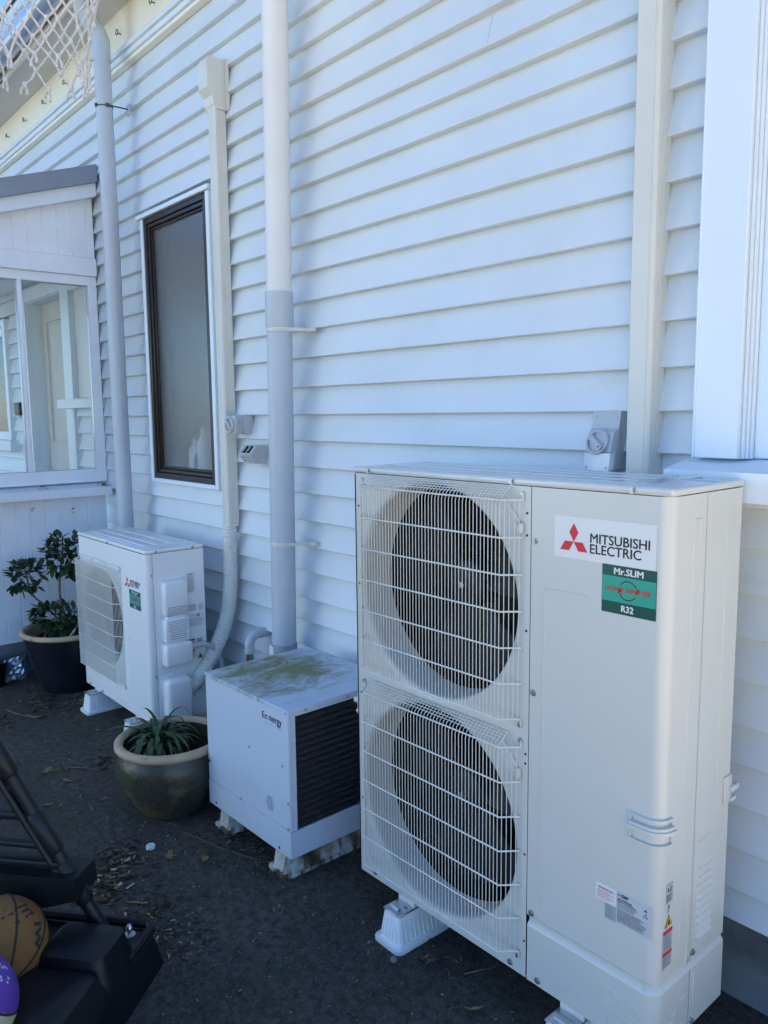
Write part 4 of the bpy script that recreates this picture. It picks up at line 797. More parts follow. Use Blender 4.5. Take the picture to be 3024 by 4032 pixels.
# ---- boxy old unit with mossy lid
We, De, He = .5532, .4831, .5223
EC = empty('outdoor_box_unit', (-.7858,-.6018,.0898), .0166, 'squat bluish white metal box with mossy lid and black louvred side', 'box unit')
m = MB(); m.rbox(0,We,0,.014,.096,He-.002,.0015,1); m.build('front_panel', econ, EC)
m = MB(); m.box(.003,.012,.0145,De,.004,He-.004); m.rbox(We-.016,We+.0005,.0145,.03,.0965,He-.003,.001,1); m.box(We-.016,We-.0005,De-.03,De,.0965,He-.003); m.box(.0125,We-.017,De-.01,De,.004,He-.004); m.box(We-.016,We-.0005,.031,De-.031,He-.022,He-.004); m.build('side_frame', econ, EC)
m = MB(); m.rbox(-.0015,We+.0015,-.0015,.012,.0,.0945,.0015,1); m.rbox(We-.012,We+.0015,.0125,De,.0,.0945,.0015,1); m.box(0,.012,.0125,De,.0,.0035); m.box(.0125,We-.0125,.0125,De,.0,.012); m.build('base_skirt', econ, EC)
m = MB(); m.rbox(-.003,We+.003,-.003,De+.004,He-.001,He+.0045,.002,2); m.rbox(-.003,.0,-.003,De,He-.010,He,.001,1); m.rbox(-.003,We+.003,-.003,-.0005,He-.011,He,.001,1); m.rbox(We+.001,We+.0035,-.003,De,He-.012,He,.001,1); m.build('lid', econtop, EC)
m = MB(); n = 17; m.box(We-.05,We-.046,.03,De-.03,.097,He-.02)
m.build('louvre_backing', blackgr, EC)
for k in range(n):
    z = .104+.0232*k; m = MB(); m.hexa([(We-.040,.031,z),(We-.002,.031,z),(We-.002,De-.031,z),(We-.040,De-.031,z),(We-.044,.031,z+.017),(We-.022,.031,z+.0215),(We-.022,De-.031,z+.0215),(We-.044,De-.031,z+.017)]); m.build('louvre', blackgr, EC)
for u, v in ((.006,.514),(.545,.516),(.008,.185),(.307,.325),(.516,.323),(.237,.103),(.546,.20),(.543,.108)): m = MB(); m.lathe([(0,-.004),(.003,-.004),(.005,-.002),(.0055,.001)], 10, (u,-.0005,v), axis='Y'); m.build('screw', screwm, EC, smooth=40)
for u in (.07,.25,.42): m = MB(); m.lathe([(0,.004),(.003,.004),(.005,.002),(.0055,-.001)], 10, (We+.003,u,He-.006), axis='X'); m.build('screw', screwm, EC, smooth=40)
rustm = mat('rust', (.13,.05,.025), .8, .2, var=.3, vs=80)
for u, v in ((.051,.017),(.484,.016),(.009,.172)): m = MB(); m.lathe([(0,-.0022),(.0055,-.0022),(.0065,.0)], 10, (u,0,v), axis='Y'); m.build('rusty_bolt', rustm, EC)
m = MB()
put_text(m, 'Ec', pl_front(-.0006), .398, .4275, .4625, .4855, 0, .012); put_text(m, 'nergy', pl_front(-.0006), .4455, .517, .4535, .4795, 0, .012)
for a0, a1, mi in ((30,200,1),(200,390,2)):
    o = [(.4365+.0092*math.cos(rad(a)), .4705+.0092*math.sin(rad(a))) for a in range(a0,a1+1,10)]; i_ = [(.4365+.0058*math.cos(rad(a)), .4705+.0058*math.sin(rad(a))) for a in range(a0,a1+1,10)]
    for k in range(len(o)-1): put_poly(m, pl_front(-.0006), [o[k],o[k+1],i_[k+1],i_[k]], mi)
put_text(m, 'The', pl_front(-.0006), .397, .411, .4465, .452, 2, .0); put_text(m, 'smarter', pl_front(-.0006), .414, .443, .4465, .4515, 3, .0); put_text(m, 'way to heat water', pl_front(-.0006), .446, .514, .445, .4515, 2, .0); m.build('logo_print', [ink, orangeink, blueink, lab_g], EC)
m = MB()
for k, (u0, u1) in enumerate(((.418,.448),(.414,.448),(.408,.455),(.408,.456),(.412,.452),(.417,.446))):
    u = u0
    while u < u1: w_ = random.uniform(.007,.014); put_rect(m, pl_front(-.0006), u, min(u+w_, u1), .183-.0088*k-.0042, .183-.0088*k, 0); u += w_+.0025
m.build('notice_print', inkg, EC)
# ================================================================ POTS AND PLANTS
def pot(name, loc, outer, inner, rimz, n, mats, label, soilr, soilz, cat='pot'):
    root = empty(name, loc, 0, label, cat)
    m = MB(); m.lathe(outer, n); m.build('body', mats[0], root, smooth=50)
    m = MB(); m.lathe(rimz, n); m.build('rim', mats[1], root, smooth=60)
    m = MB(); m.lathe(inner, n); m.build('inner_wall', mats[2], root, smooth=60)
    m = MB(); vs = [(0,0,soilz+.012)]; R_ = 8; k = 36
    for i in range(1, R_+1):
        for j in range(k): r = soilr*i/R_; vs.append((r*math.cos(2*math.pi*j/k), r*math.sin(2*math.pi*j/k), soilz+random.uniform(-.006,.008)))
    fs = [(0, 1+j, 1+(j+1) % k) for j in range(k)]+[(1+(i-1)*k+j, 1+(i-1)*k+(j+1) % k, 1+i*k+(j+1) % k, 1+i*k+j) for i in range(1, R_) for j in range(k)]
    m.add(vs, fs)
    for _ in range(70):
        a, r = random.uniform(0, 6.28), soilr*.92*math.sqrt(random.random()); c = Vector((r*math.cos(a), r*math.sin(a), soilz+.008)); chip(m, c, random.uniform(.008,.02), random.choice((0,1,1,2)))
    m.build('soil', [soil, bark_chip, chip_d], root)
    return root
def chip(m, c, L, mi, wr=.35):
    a = random.uniform(0, 6.28); ti = random.uniform(-.3, .3); d = Vector((math.cos(a)*math.cos(ti), math.sin(a)*math.cos(ti), math.sin(ti))); s = Vector((-math.sin(a), math.cos(a), random.uniform(-.3,.3))).normalized(); u = d.cross(s); w = L*random.uniform(.10, wr); t = L*random.uniform(.05,.16)
    P8 = [c+d*(sx*L/2*random.uniform(.55,1))+s*(sy*w/2*random.uniform(.25,1))+u*(sz*t/2*random.uniform(.4,1)) for sz in (-1,1) for sx, sy in ((-1,-1),(1,-1),(1,1),(-1,1))]; m.hexa(P8, mi)
P1 = pot('plant_pot', (-1.02,-.647,0), [(0,0),(.125,0),(.135,.012),(.165,.05),(.200,.11),(.219,.17),(.222,.205),(.214,.242),(.204,.262),(.203,.268)],
         [(.188,.285),(.184,.26),(.19,.2),(.19,.18)], [(.203,.266),(.214,.270),(.221,.280),(.220,.294),(.210,.302),(.197,.302),(.188,.296),(.186,.284)], 56, (potgrn, potrim, potgrn), 'squat green glazed pot with pale mottled rim beside the mossy box', .19, .225)
P2 = pot('plant_pot', (-2.80,-.45,0), [(0,0),(.150,0),(.160,.015),(.178,.08),(.205,.17),(.228,.26),(.240,.315),(.242,.332)],
         [(.228,.345),(.226,.30),(.222,.26)], [(.242,.330),(.256,.336),(.262,.346),(.258,.358),(.244,.363),(.232,.358),(.228,.345)], 56, (potblk, potrim, potrim), 'large black glazed pot with tan rim in the porch corner', .224, .292)
# strap-leaved clump
SP = empty('strap_leaf_plant', (-1.06,-.675,.255), 0, 'drooping dark green strap-leaved clump with brown tips in the green pot', 'plant')
rp = random.Random(11)
def strap(L, az, el, droop, w, mt, name, base):
    m = MB(); n = 9; p = Vector(base); e = el; vs = []; pw = None
    for i in range(n+1):
        t = i/n; d = Vector((math.cos(az)*math.cos(e), math.sin(az)*math.cos(e), math.sin(e))); s = Vector((-math.sin(az), math.cos(az), 0)); up = s.cross(d)*-1
        ww = w*(.75+.5*t if t < .4 else .95*(1-((t-.4)/.6)**2)+.02)
        vs += [p-s*ww+up*ww*.25, p-up*ww*.15, p+s*ww+up*ww*.25]
        p = p+d*(L/n); e -= droop/n*(1+1.2*t)
    m.add(vs, [(i*3+j, i*3+j+1, i*3+4+j, i*3+3+j) for i in range(n) for j in range(2)]); o = m.build(name, mt, SP, smooth=80); return o
for k in range(58):
    az = rp.uniform(0, 6.28); strap(rp.uniform(.16,.29), az, rp.uniform(.55,1.45), rp.uniform(1.2,3.0), rp.uniform(.0055,.0105), strapm, 'leaf', (rp.uniform(-.035,.035), rp.uniform(-.035,.035), -.005))
for k in range(22): strap(rp.uniform(.12,.24), rp.uniform(0,6.28), rp.uniform(.4,1.1), rp.uniform(1.6,3.0), rp.uniform(.003,.006), deadm, 'dry_leaf', (rp.uniform(-.03,.03), rp.uniform(-.03,.03), -.005))
strap(.36, math.pi+.75, .75, 1.5, .010, strapm, 'leaf', (0,0,0)); strap(.26, math.pi+.1, .9, 1.9, .008, strapm, 'leaf', (0,0,0)); strap(.27, -1.9, 1.0, 3.0, .009, strapm, 'leaf', (0,0,0)); strap(.25, -2.6, .8, 2.6, .006, deadm, 'dry_leaf', (0,0,0))
# shrub in the black pot
SH = empty('shrub', (-2.80,-.45,.295), 0, 'leafy dark green shrub with two leggy stems in the black pot', 'shrub')
rl = random.Random(5)
stems = [bez([(.03,.02,0),(.0,.0,.10),(-.03,-.02,.22),(-.03,-.015,.36),(-.01,.0,.48),(.0,.005,.60)], 6), bez([(.07,.02,0),(.0,-.03,.09),(-.09,-.09,.19),(-.16,-.14,.26),(-.19,-.16,.40)], 6), bez([(-.02,.05,0),(-.015,.04,.08),(.04,.0,.18)], 5), bez([(-.02,.0,.40),(.02,.03,.45),(.06,.05,.50)], 5)]
for k, st in enumerate(stems):
    m = MB(); m.tube(st, [.0095*(1-.55*i/(len(st)-1)) for i in range(len(st))], 7); m.build('stem', barkm, SH, smooth=60)
m = MB(); m.tube([(.12,-.06,.0),(.155,-.03,.05),(.175,-.01,.09)], [.009,.008,.006], 7); m.tube([(.13,-.10,.01),(.175,-.02,.035)], .006, 6); m.build('cut_stem', mat('cut_stem_wood', (.34,.29,.23), .8, .2, var=.2, vs=30), SH)
def leaf(m, c, d, L, mi):
    d = d.normalized(); s = d.cross(Vector((0,0,1))); s = s.normalized() if s.length > .05 else Vector((1,0,0)); u = s.cross(d); w = L*.25; dr = -L*.12
    P = [c, c+d*L*.3+s*w*.8+u*.002, c+d*L*.6+s*w+u*dr*.2, c+d*L+u*dr, c+d*L*.6-s*w+u*dr*.2, c+d*L*.3-s*w*.8+u*.002, c+d*L*.45-u*L*.06]
    m.add(P, [(0,1,6),(1,2,6),(2,3,6),(3,4,6),(4,5,6),(5,0,6)], mi)
def clump(center, rx, rz, n, name='foliage', lean=(0,0,0)):
    m = MB(); C = Vector(center)
    for k in range(n):
        v = Vector((rl.gauss(0,1), rl.gauss(0,1), rl.gauss(0,1))).normalized(); r = rl.uniform(.25,1)**.6; whorl = C+Vector((v.x*rx, v.y*rx, v.z*rz))*r
        for q in range(rl.randint(4, 6)):
            a = rl.uniform(0, 6.28); el = rl.uniform(-.7,.7); d = Vector((math.cos(a)*math.cos(el), math.sin(a)*math.cos(el), math.sin(el)))+v*.9; leaf(m, whorl, d, rl.uniform(.036,.075), 0 if rl.random() < .8 else 1)
    return m.build(name, [leafm, leafy], SH)
clump((.015,.005,.50), .11, .14, 64); clump((-.19,-.16,.365), .10, .09, 42); clump((-.02,-.05,.125), .14, .075, 56)
# black nursery pot and foil bag
BP = empty('nursery_pot', (-3.09,-.80,0), 0, 'small black plastic nursery pot at the left edge by the foil bag', 'pot')
m = MB(); m.lathe([(0,0),(.055,0),(.078,.125),(.082,.126),(.084,.150),(.078,.150),(.074,.128),(.0,.10)], 32); m.build('body', black, BP, smooth=40)
m = MB(); nx, nz = 7, 8; vs = []
for i in range(nx+1):
    for j in range(nz+1):
        u, v = i/nx, j/nz; puff = math.sin(math.pi*u)*math.sin(math.pi*min(1, v*1.05))**.7
        vs.append((.028*puff+.016*random.uniform(-1,1)*(puff+.2), -.145+.125*u+.004*random.uniform(-1,1), .012+.145*v+.003*random.uniform(-1,1)))
nv = len(vs); vs += [(-.012-x*.25, y, z) for x, y, z in vs]; idx = lambda i, j, b=0: b*nv+i*(nz+1)+j
fs = [(idx(i,j),idx(i+1,j),idx(i+1,j+1),idx(i,j+1)) for i in range(nx) for j in range(nz)]+[(idx(i,j,1),idx(i,j+1,1),idx(i+1,j+1,1),idx(i+1,j,1)) for i in range(nx) for j in range(nz)]
per = [(i,0) for i in range(nx)]+[(nx,j) for j in range(nz)]+[(i,nz) for i in range(nx,0,-1)]+[(0,j) for j in range(nz,0,-1)]
fs += [(idx(*per[k]),idx(*per[(k+1)%len(per)]),idx(*per[(k+1)%len(per)],1),idx(*per[k],1)) for k in range(len(per))]
m.add(vs, fs); o = m.build('foil_bag', foil, None, loc=(-3.10,-.59,-.009)); tag(o, 'crumpled silver foil bag standing against the porch base', 'bag')

# ================================================================ BASKETBALL STAND, BALLS, NET
BS = empty('basketball_stand', (-.18,-1.112,0), -2.438, 'black portable basketball stand with tank base, bottom left, and net above', 'basketball stand')
# local x runs along the rear edge, local y towards the photographer
m = MB()
def frustum(mb, a, b, z0, z1, bev=.012):   # a,b = (x0,x1,y0,y1) bottom/top, with rounded corners
    def rr(q, z, r): x0,x1,y0,y1 = q; return [(x,y,z) for x,y in arc(x1-r,y0+r,r,-90,0,4)+arc(x1-r,y1-r,r,0,90,4)+arc(x0+r,y1-r,r,90,180,4)+arc(x0+r,y0+r,r,180,270,4)]
    prof = [(a,z0,.03),(tuple(a[i]+(b[i]-a[i])*.93 for i in range(4)),z0+(z1-z0)*.93,.03),(tuple(b[i]+(1,-1,1,-1)[i]*bev*.7 for i in range(4)),z1,.025)]
    R_ = [rr(*p) for p in prof]; n = len(R_[0]); mb.add([p for r in R_ for p in r], [(i*n+j,i*n+(j+1)%n,(i+1)*n+(j+1)%n,(i+1)*n+j) for i in range(2) for j in range(n)]+[tuple(range(2*n,3*n))])
frustum(m, (-.03,1.0,-.02,.80), (-.008,.99,.0,.78), 0, .105)
# lip round the rear tray
m.tube([(.0,.16,.118),(-.004,.02,.118),(.016,.0,.118),(.98,.0,.118)], .014, 8)
frustum(m, (-.012,.215,.105,.29), (.012,.190,.130,.272), .10, .205, .02); frustum(m, (-.018,.235,.255,.74), (.012,.205,.285,.71), .10, .178, .02); frustum(m, (.36,.97,.12,.30), (.40,.94,.15,.28), .10, .19, .02); frustum(m, (.05,.97,.66,.78), (.07,.94,.68,.76), .10, .18, .02)
m.build('base_tank', black, BS, smooth=35)
m = MB(); m.rbox(.015,.125,.028,.098,.10,.118,.006,2); m.build('anchor_plate', black, BS, smooth=40)
m = MB(); m.lathe([(0,.036),(.006,.036),(.010,.028),(.010,.024),(.006,.022),(.006,.0)], 10, (.045,.055,.113)); m.lathe([(.016,.0),(.017,.004),(.006,.006)], 14, (.045,.055,.117)); m.build('bolt', zinc, BS, smooth=40)
foot = Vector((.085,.085,.11)); top = Vector((.832,.146,1.62)); sdir = (top-foot).normalized()
# strut passes through the point seen at the picture's left edge
foot2 = Vector((.083,.092,.12)); mid = Vector((.3705,.114,.661)); sdir = (mid-foot2).normalized(); top = foot2+sdir*1.59
m = MB(); m.tube([foot2, top], .0195, 14); m.build('strut', black, BS, smooth=50)
for t0, t1 in ((.135,.27),(.30,.43),(.55,.68)):
    m = MB(); m.tube([foot2+sdir*t0, foot2+sdir*(t0+.01), foot2+sdir*(t1-.01), foot2+sdir*t1], [.020,.0255,.0255,.020], 12); m.build('strut_sleeve', black, BS, smooth=50)
m = MB(); m.tube([foot2+Vector((.09,.02,.13)), foot2+sdir*1.35+Vector((.09,.02,.06))], .011, 8); m.build('inner_rail', black, BS, smooth=50)
def at_z(z): t = (z-foot2.z)/sdir.z; return foot2+sdir*t
for z, h, dpt in ((.355,.022,.05),(.405,.018,.03),(.49,.022,.03),(.575,.02,.03)):
    p = at_z(z); m = MB(); m.rbox(p.x+.0, .86, p.y-dpt/2, p.y+dpt/2, z-h/2, z+h/2, .006, 2); m.build('cross_bar', black, BS, smooth=40)
p = at_z(.30); m = MB(); m.prism([(p.x-.03,.335),(p.x-.035,.275),(p.x+.06,.245),(.86,.25),(.86,.335)], 1, p.y-.06, p.y+.05); m.build('shelf_tray', black, BS)
m = MB(); PX_, PY_ = .86, .16; m.tube([(PX_,PY_,.10),(PX_,PY_,3.2)], .045, 16); m.build('pole', black, BS, smooth=50)
hoop = Vector((.395,-.342,3.05)); pl = Vector((PX_,PY_,3.05)); dr = Vector((hoop.x-pl.x, hoop.y-pl.y, 0)).normalized(); pr_ = Vector((-dr.y, dr.x, 0))
bc = hoop-dr*.37
m = MB(); m.hexa([bc+pr_*s*.45+dr*w_+Vector((0,0,z)) for z in (-.12,.55) for s, w_ in ((-1,0),(1,0),(1,-.02),(-1,-.02))]); m.build('backboard', lab_w, BS)
m = MB(); m.tube([pl, bc-dr*.02], .02, 10); m.tube([pl+Vector((0,0,-.5)), bc-dr*.02+Vector((0,0,.1))], .018, 10); m.build('arm', black, BS)
m = MB(); n = 40; m.tube([hoop+Vector((.225*math.cos(2*math.pi*k/n), .225*math.sin(2*math.pi*k/n), 0)) for k in range(n)], .009, 8, closed=True); m.tube([bc, hoop-dr*.225], .012, 8); m.build('rim', orangeink, BS, smooth=60)
# knotted rope net
m = MB(); NL = 12; rows = [(3.045,.222),(2.985,.210),(2.925,.192),(2.862,.172),(2.798,.155),(2.738,.143),(2.682,.137),(2.630,.136)]; rn = random.Random(2)
kn = []
for i, (z, r) in enumerate(rows):
    row = []
    for k in range(NL):
        a = 2*math.pi*(k+.5*(i % 2))/NL+.13; row.append(hoop+Vector(((r+rn.uniform(-.006,.006))*math.cos(a), (r+rn.uniform(-.006,.006))*math.sin(a), z-3.05+rn.uniform(-.006,.006))))
    kn.append(row)
def cord(p, q, r=.0036):
    mid_ = (p+q)/2+Vector((rn.uniform(-.004,.004), rn.uniform(-.004,.004), rn.uniform(-.005,.001))); m.tube([p, (p*.6+mid_*.4), mid_, (q*.6+mid_*.4), q], r, 6)
for i in range(len(rows)-1):
    for k in range(NL):
        a = kn[i][k]; b = kn[i+1][k]; c = kn[i+1][(k-1) % NL] if i % 2 == 0 else kn[i+1][(k+1) % NL]
        if i == len(rows)-2 and rn.random() < .12: continue
        cord(a, b); cord(a, c)
for i, row in enumerate(kn[1:]):
    for p in row:
        m.lathe([(0,-.011),(.0062,-.008),(.0075,0),(.0062,.008),(0,.011)], 7, p)
for p in kn[-1]:
    for s in (-1, 1):
        q = p+Vector((s*rn.uniform(.002,.012), rn.uniform(-.008,.008), -rn.uniform(.022,.045))); m.tube([p, (p+q)/2+Vector((s*.004,0,0)), q], [.0036,.0038,.0045], 6)
m.build('net', rope, BS, smooth=60)

def ball_seams(root, c, r, axis, nmer, mt, rot=0., arcs=(0, 180)):
    q_ = Vector((0,0,1)).rotation_difference(axis.normalized()); m = MB()
    for k in range(nmer):
        a = rot+math.pi*k/nmer; m.tube([Vector(c)+q_ @ Vector((math.sin(t)*math.cos(a), math.sin(t)*math.sin(a), math.cos(t)))*(r*.9985) for t in [2*math.pi*i/48 for i in range(48)]], .0032, 6, closed=True)
    m.build('seam', mt, root, smooth=60)
def sphere(mb, c, r, nu=40, nv=24, mi=None):
    vs = []; fs = []
    for i in range(nv+1):
        t = math.pi*i/nv
        for j in range(nu): a = 2*math.pi*j/nu; vs.append((c[0]+r*math.sin(t)*math.cos(a), c[1]+r*math.sin(t)*math.sin(a), c[2]+r*math.cos(t)))
    for i in range(nv):
        for j in range(nu):
            f_ = (i*nu+j, i*nu+(j+1) % nu, (i+1)*nu+(j+1) % nu, (i+1)*nu+j); cen = sum((Vector(vs[q]) for q in f_), Vector())/4-Vector(c); mb.add([], [], 0); mb.f.append([q for q in f_]); mb.m.append(mi(cen) if mi else 0)
    mb.v += vs
B1c = Vector((-.2405,-1.507,.2095)); B1 = empty('basketball', B1c-Vector((0,0,.12)), 0, 'tan leather basketball resting on the black stand base', 'ball')
m = MB(); sphere(m, (0,0,.12), .12); m.build('body', orange, B1, smooth=80)
camv = (Vector((1.9059,-1.9821,1.5964))-B1c).normalized(); rightv = Vector((math.cos(YAW), math.sin(YAW), 0)); upv = rightv.cross(-camv).normalized(); upv = upv if upv.z > 0 else -upv; 
ball_seams(B1, (0,0,.12), .12, (-upv*.80+rightv*.25+camv*.5), 4, seamb, .2)
def on_ball(c, r, dc, du, dv):     # map (u,v) in radians around centre direction dc
    return lambda u, v: Vector(c)+((dc+du*u+dv*v).normalized()*(r+.0006))
m = MB(); dc = (upv*.62+rightv*.30+camv*.72).normalized(); dvv = (rightv*.75-upv*.5+camv*.1); dvv = (dvv-dc*dvv.dot(dc)).normalized(); duu = -dc.cross(dvv).normalized()*-1
Pm = on_ball((0,0,.12), .12, dc, duu*-1, dvv*-1)
put_text(m, 'ET', Pm, -.36, .32, -.16, .16, 0, .03, res=3); put_rect(m, Pm, -.36, .18, .22, .33, 0)
dc2 = (upv*.22+rightv*.92+camv*.36).normalized(); dv2 = (rightv*.3+camv*-.9); dv2 = (dv2-dc2*dv2.dot(dc2)).normalized(); du2 = dc2.cross(dv2).normalized()
put_text(m, 'wi', on_ball((0,0,.12), .12, dc2, du2, dv2), -.3, .25, -.12, .14, 0, .03, res=3); m.build('lettering', ink, B1)
o_, d_v = Vector((1.9059,-1.9821,1.5964)), (_f+_r*((-146-1512)/3121.85)-_u*((3966-2016)/3121.85))
B2c = o_+d_v*1.85; B2c.z = max(B2c.z, .225); B2 = empty('basketball', B2c-Vector((0,0,.12)), 0, 'purple and cream ball at the bottom left picture edge', 'ball')
axp = (upv*.75+rightv*.45+camv*.05).normalized()
m = MB(); sphere(m, (0,0,.12), .12, 96, 64, lambda c: 0 if c.normalized().dot(axp) > .42 else 1); m.build('body', [purple, bcream], B2, smooth=80)
m = MB(); q_ = Vector((0,0,1)).rotation_difference(axp); ct = .42; st_ = math.sqrt(1-ct*ct); m.tube([Vector((0,0,.12))+q_ @ Vector((st_*math.cos(t), st_*math.sin(t), ct))*.1195 for t in [2*math.pi*i/60 for i in range(60)]], .0028, 6, closed=True); m.build('seam', seamb, B2, smooth=60)
m = MB(); dc3 = (axp*.8+rightv*.35+camv*.3).normalized(); dv3 = (upv-dc3*upv.dot(dc3)).normalized(); du3 = dv3.cross(dc3).normalized(); P3 = on_ball((0,0,.12), .12, dc3, du3, dv3)
for k in range(9):
    a = rn.uniform(0,6.28); r0 = rn.uniform(.05,.22); u, v = r0*math.cos(a), r0*math.sin(a); put_poly(m, P3, [(u+rn.uniform(.02,.05)*math.cos(b), v+rn.uniform(.02,.05)*math.sin(b)) for b in [2*math.pi*q/6 for q in range(6)]], 0)
m.build('crest_print', mat('ball_lilac', (.5,.46,.68), .5, .3), B2)

# ================================================================ SMALL THINGS ON THE GROUND
def cap_(): 
    m = MB(); m.lathe([(0,.004),(.013,.004),(.0135,.013),(.015,.013),(.0165,.011),(.0165,0)], 24); return m
o = cap_().build('milk_bottle_stopper', whitep, None, smooth=40, loc=(-.773,-.858,0)); tag(o, 'white plastic bottle cap lying on the dark concrete', 'bottle cap')
def dead(c, L, wd, rz, curl, label, k):
    m = MB(); n = 6; vs = []
    for i in range(n+1):
        t = i/n-.5; w = wd*math.cos(math.pi*t*.93)**.9*random.uniform(.55,1.05); z = .004+curl*(t*t*4)*L*.35+random.uniform(0,.004)
        bend = .25*L*t*t*(1 if k % 2 else -1); vs += [(t*L+random.uniform(-.003,.003), bend-w/2*random.uniform(.6,1.1), z+curl*w*.8), (t*L, bend, z), (t*L+random.uniform(-.003,.003), bend+w/2*random.uniform(.6,1.1), z+curl*w*.5)]
    nv_ = len(vs); vs += [(x,y,z+.0012) for x,y,z in vs]
    m.add(vs, [(i*3+j,i*3+j+1,i*3+4+j,i*3+3+j) for i in range(n) for j in range(2)]+[(nv_+i*3+j,nv_+i*3+3+j,nv_+i*3+4+j,nv_+i*3+j+1) for i in range(n) for j in range(2)])
    o = m.build('dead_leaf', deadm, None, smooth=60, loc=(c[0],c[1],0)); o.rotation_euler.z = rz; tag(o, label, 'leaf', 'fallen leaves on the concrete'); return o
for k, (c, L, wd, rz, cu, lb) in enumerate([((-1.669,-.945),.075,.035,-.9,.5,'curled tan leaf on the bare concrete nearest the stand strut'), ((-1.517,-.908),.055,.03,.5,.35,'broad flat tan leaf in the open concrete left of the green pot'),
        ((-2.39,-.779),.11,.028,.6,.3,'long narrow dry leaf beside a twig, left of the small heat pump'), ((-.659,-.836),.065,.028,-.5,.5,'reddish brown folded leaf right of the bottle cap'), ((-1.342,-1.048),.05,.04,1.2,.5,'dark shrivelled leaf near the upper strut sleeve'),
        ((-1.247,-.844),.045,.018,1.3,.3,'small upright pale leaf sliver left of the green pot base'), ((-.556,-.75),.05,.03,-.6,.4,'grey brown leaf below the mossy box front'), ((.574,-.551),.05,.018,.9,.3,'grey torn leaf under the tall heat pump'), ((-.477,-1.038),.085,.018,.75,.2,'straw coloured strip of bark by the base tray')]): dead(c, L, wd, rz, cu, lb, k)
o = None
def twig(pts, r, label):
    c = Vector(pts[0]); m = MB(); P_ = bez([Vector(p)-c for p in pts], 6); m.tube(P_, [r*(1-.5*i/(len(P_)-1)) for i in range(len(P_))], 6); o = m.build('twig', barkm, None, smooth=60, loc=c); tag(o, label, 'twig', 'twigs on the concrete')
twig([(-1.66,-.85,.005),(-1.61,-.81,.008),(-1.55,-.76,.005)], .004, 'dark straight twig lying between leaves and the green pot')
twig([(-2.62,-.86,.005),(-2.5,-.83,.007),(-2.35,-.77,.005)], .004, 'long thin twig running beside the narrow dry leaf')
twig([(-.80,-.72,.004),(-.69,-.69,.004),(-.58,-.66,.004),(-.43,-.60,.004)], .0022, 'thin pale root curving in front of the mossy box')
twig([(.46,-.47,.004),(.485,-.43,.01),(.50,-.38,.005)], .003, 'forked dry stalk under the tall heat pump')
m = MB()
for _ in range(5): chip(m, Vector((rn.uniform(-.015,.015),rn.uniform(-.012,.012),.010)), .035, rn.choice((0,0,1)), .7)
o = m.build('bark_chunk', [chip_d, barkm], None, loc=(.362,-.524,0)); tag(o, 'dark bark chunk in front of the clean mounting block', 'bark chunk')
m = MB(); bmx = bmesh.new(); bmesh.ops.create_icosphere(bmx, subdivisions=2, radius=.012); bmx.verts.ensure_lookup_table(); m.add([v.co*random.uniform(.85,1.1)+Vector((0,0,.009)) for v in bmx.verts], [[v.index for v in f.verts] for f in bmx.faces]); bmx.free(); o = m.build('pebble', conc_f, None, smooth=60, loc=(.288,-.585,0)); tag(o, 'small grey pebble against the clean mounting block corner', 'pebble')
# scattered chips, bark crumbs and grit (uncountable)
m = MB(); rs = random.Random(4); random.seed(9)
def scatter(cx, cy_, sx, sy, n, lo, hi, mix):
    for _ in range(n): 
        L = rs.uniform(lo, hi); c = Vector((rs.gauss(cx, sx), rs.gauss(cy_, sy), L*.08+.0015))
        if c.y > -.02: continue
        chip(m, c, L, rs.choice(mix), .5)
mixA = (0,0,1,1,1,1,1,0,0,1,1,0,2)
scatter(-.80,-.955,.075,.035,150,.010,.042,mixA); scatter(-.69,-1.05,.05,.03,110,.010,.045,mixA); scatter(-.62,-1.10,.05,.025,50,.010,.04,mixA)
scatter(-.40,-1.01,.07,.05,130,.006,.03,(1,1,1,1,1,0,0,1,2)); scatter(-.24,-1.03,.07,.06,190,.005,.026,(1,1,1,1,1,1,0,1,0,2)); scatter(-.60,-.56,.10,.035,160,.008,.035,(1,1,1,1,0)); scatter(-.40,-.60,.06,.03,70,.006,.025,(1,1,0))
scatter(.03,-1.02,.12,.07,150,.004,.018,(1,1,1,0)); scatter(.42,-.50,.10,.07,120,.004,.022,(1,1,1,0)); scatter(-1.62,-.71,.05,.03,40,.01,.04,(1,1,0)); scatter(-2.62,-.66,.11,.05,110,.012,.05,(1,1,1,0)); scatter(-2.48,-.42,.06,.08,60,.012,.05,(1,0,3))
scatter(-2.45,-.92,.05,.03,30,.012,.04,(1,0,1)); scatter(-1.25,-.95,.5,.2,70,.004,.018,(0,1,2,2)); scatter(-.3,-.85,.4,.22,110,.003,.014,(2,1,0,2)); scatter(.35,-.75,.4,.3,110,.003,.012,(2,1,1,0)); scatter(.9,-.06,.25,.04,120,.004,.02,(1,1,0)); scatter(.2,-.25,.4,.15,90,.004,.02,(1,1,0)); scatter(-2.95,-.6,.1,.12,40,.01,.03,(1,1,3))
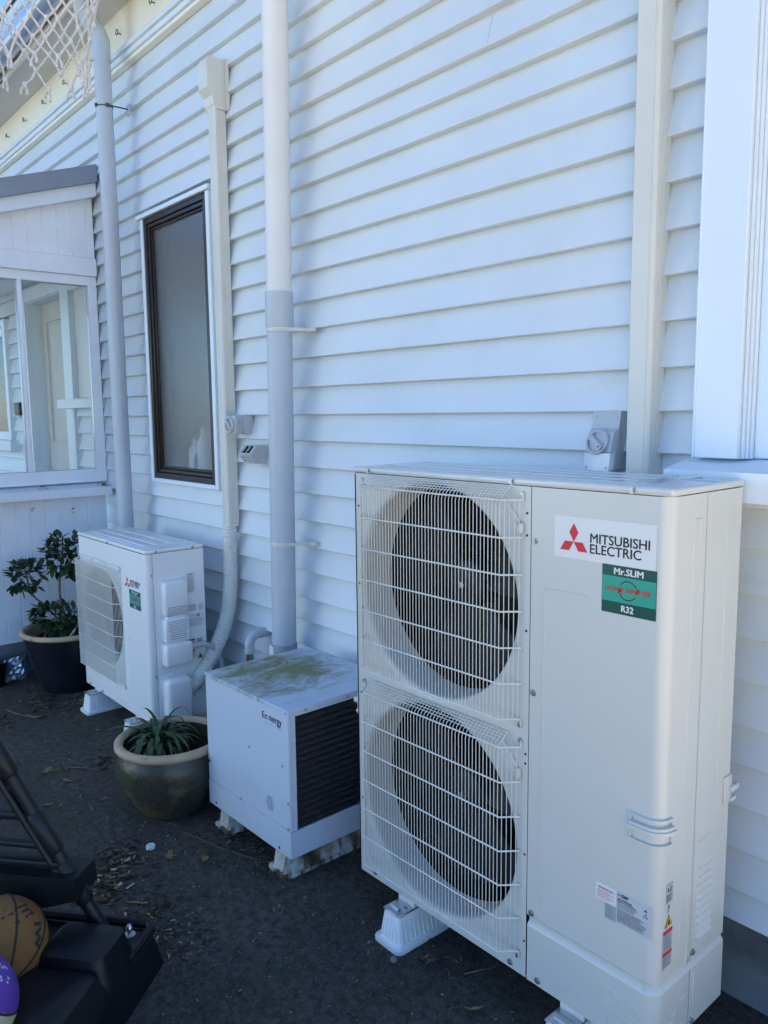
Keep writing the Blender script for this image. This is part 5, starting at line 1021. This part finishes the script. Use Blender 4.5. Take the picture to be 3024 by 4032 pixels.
scatter(-.55,-.62,.16,.06,170,.004,.022,(1,1,1,0)); scatter(-.1,-.62,.22,.10,160,.003,.014,(1,1,1,0,2)); scatter(.25,-.62,.12,.05,120,.003,.014,(1,1,0)); scatter(-.75,-.78,.25,.10,130,.003,.016,(1,1,0,2)); scatter(-1.6,-.75,.5,.12,150,.003,.020,(1,1,0,0,2)); scatter(-2.4,-.62,.3,.06,130,.004,.024,(1,1,0)); scatter(-.3,-.95,.3,.14,260,.002,.011,(1,1,1,0,2)); scatter(.3,-.9,.3,.2,260,.002,.010,(1,1,1,0,2))
o = m.build('bark_litter', [bark_chip, chip_d, chip_l, deadm]); tag(o, 'scattered bark chips and grit over the dark concrete', 'litter', kind='stuff')
# cobwebbed leaf scraps on the porch sill and T&G boards
m = MB()
for c in ((-3.17,-.42,1.155),(-3.15,-.03,1.15),(-3.16,-.015,1.135),(-3.16,-.06,1.15)):
    for _ in range(7): chip(m, Vector(c)+Vector((rs.uniform(-.015,.015),rs.uniform(-.025,.025),rs.uniform(0,.02))), rs.uniform(.01,.035), rs.choice((0,1)), .6)
for c in ((-3.22,-.23,1.01),(-3.22,-.235,.985),(-3.22,-.475,1.03),(-3.22,-.485,1.02)):
    for _ in range(2): chip(m, Vector(c), .03, 0, .6)
o = m.build('leaf_scraps', [deadm, chip_d]); tag(o, 'brown leaf scraps caught on the porch sill and boards', 'litter', kind='stuff')
# bottles on the ledge behind the frosted pane
BT = [(-1.975,.064,1.30,.040,.23,lab_w,'tall white bottle, blurred behind the frosted pane at right'),(-2.075,.068,1.30,.044,.165,lab_w,'squat white bottle blurred behind the frosted pane'),(-2.03,.042,1.30,.016,.09,purple,'small purple bottle blurred behind the frosted pane')]
for x, y, z, r, h, mt, lb in BT:
    m = MB(); m.lathe([(0,0),(r,0),(r,h*.65),(r*.45,h*.8),(r*.42,h),(0,h)], 18); o = m.build('bottle', mt, None, smooth=50, loc=(x,y,z)); tag(o, lb, 'bottle', 'bottles on the bathroom ledge')
m = MB(); m.box(-2.458,-1.722,.035,.22,1.2405,1.2995); o = m.build('window_ledge', trim, H)
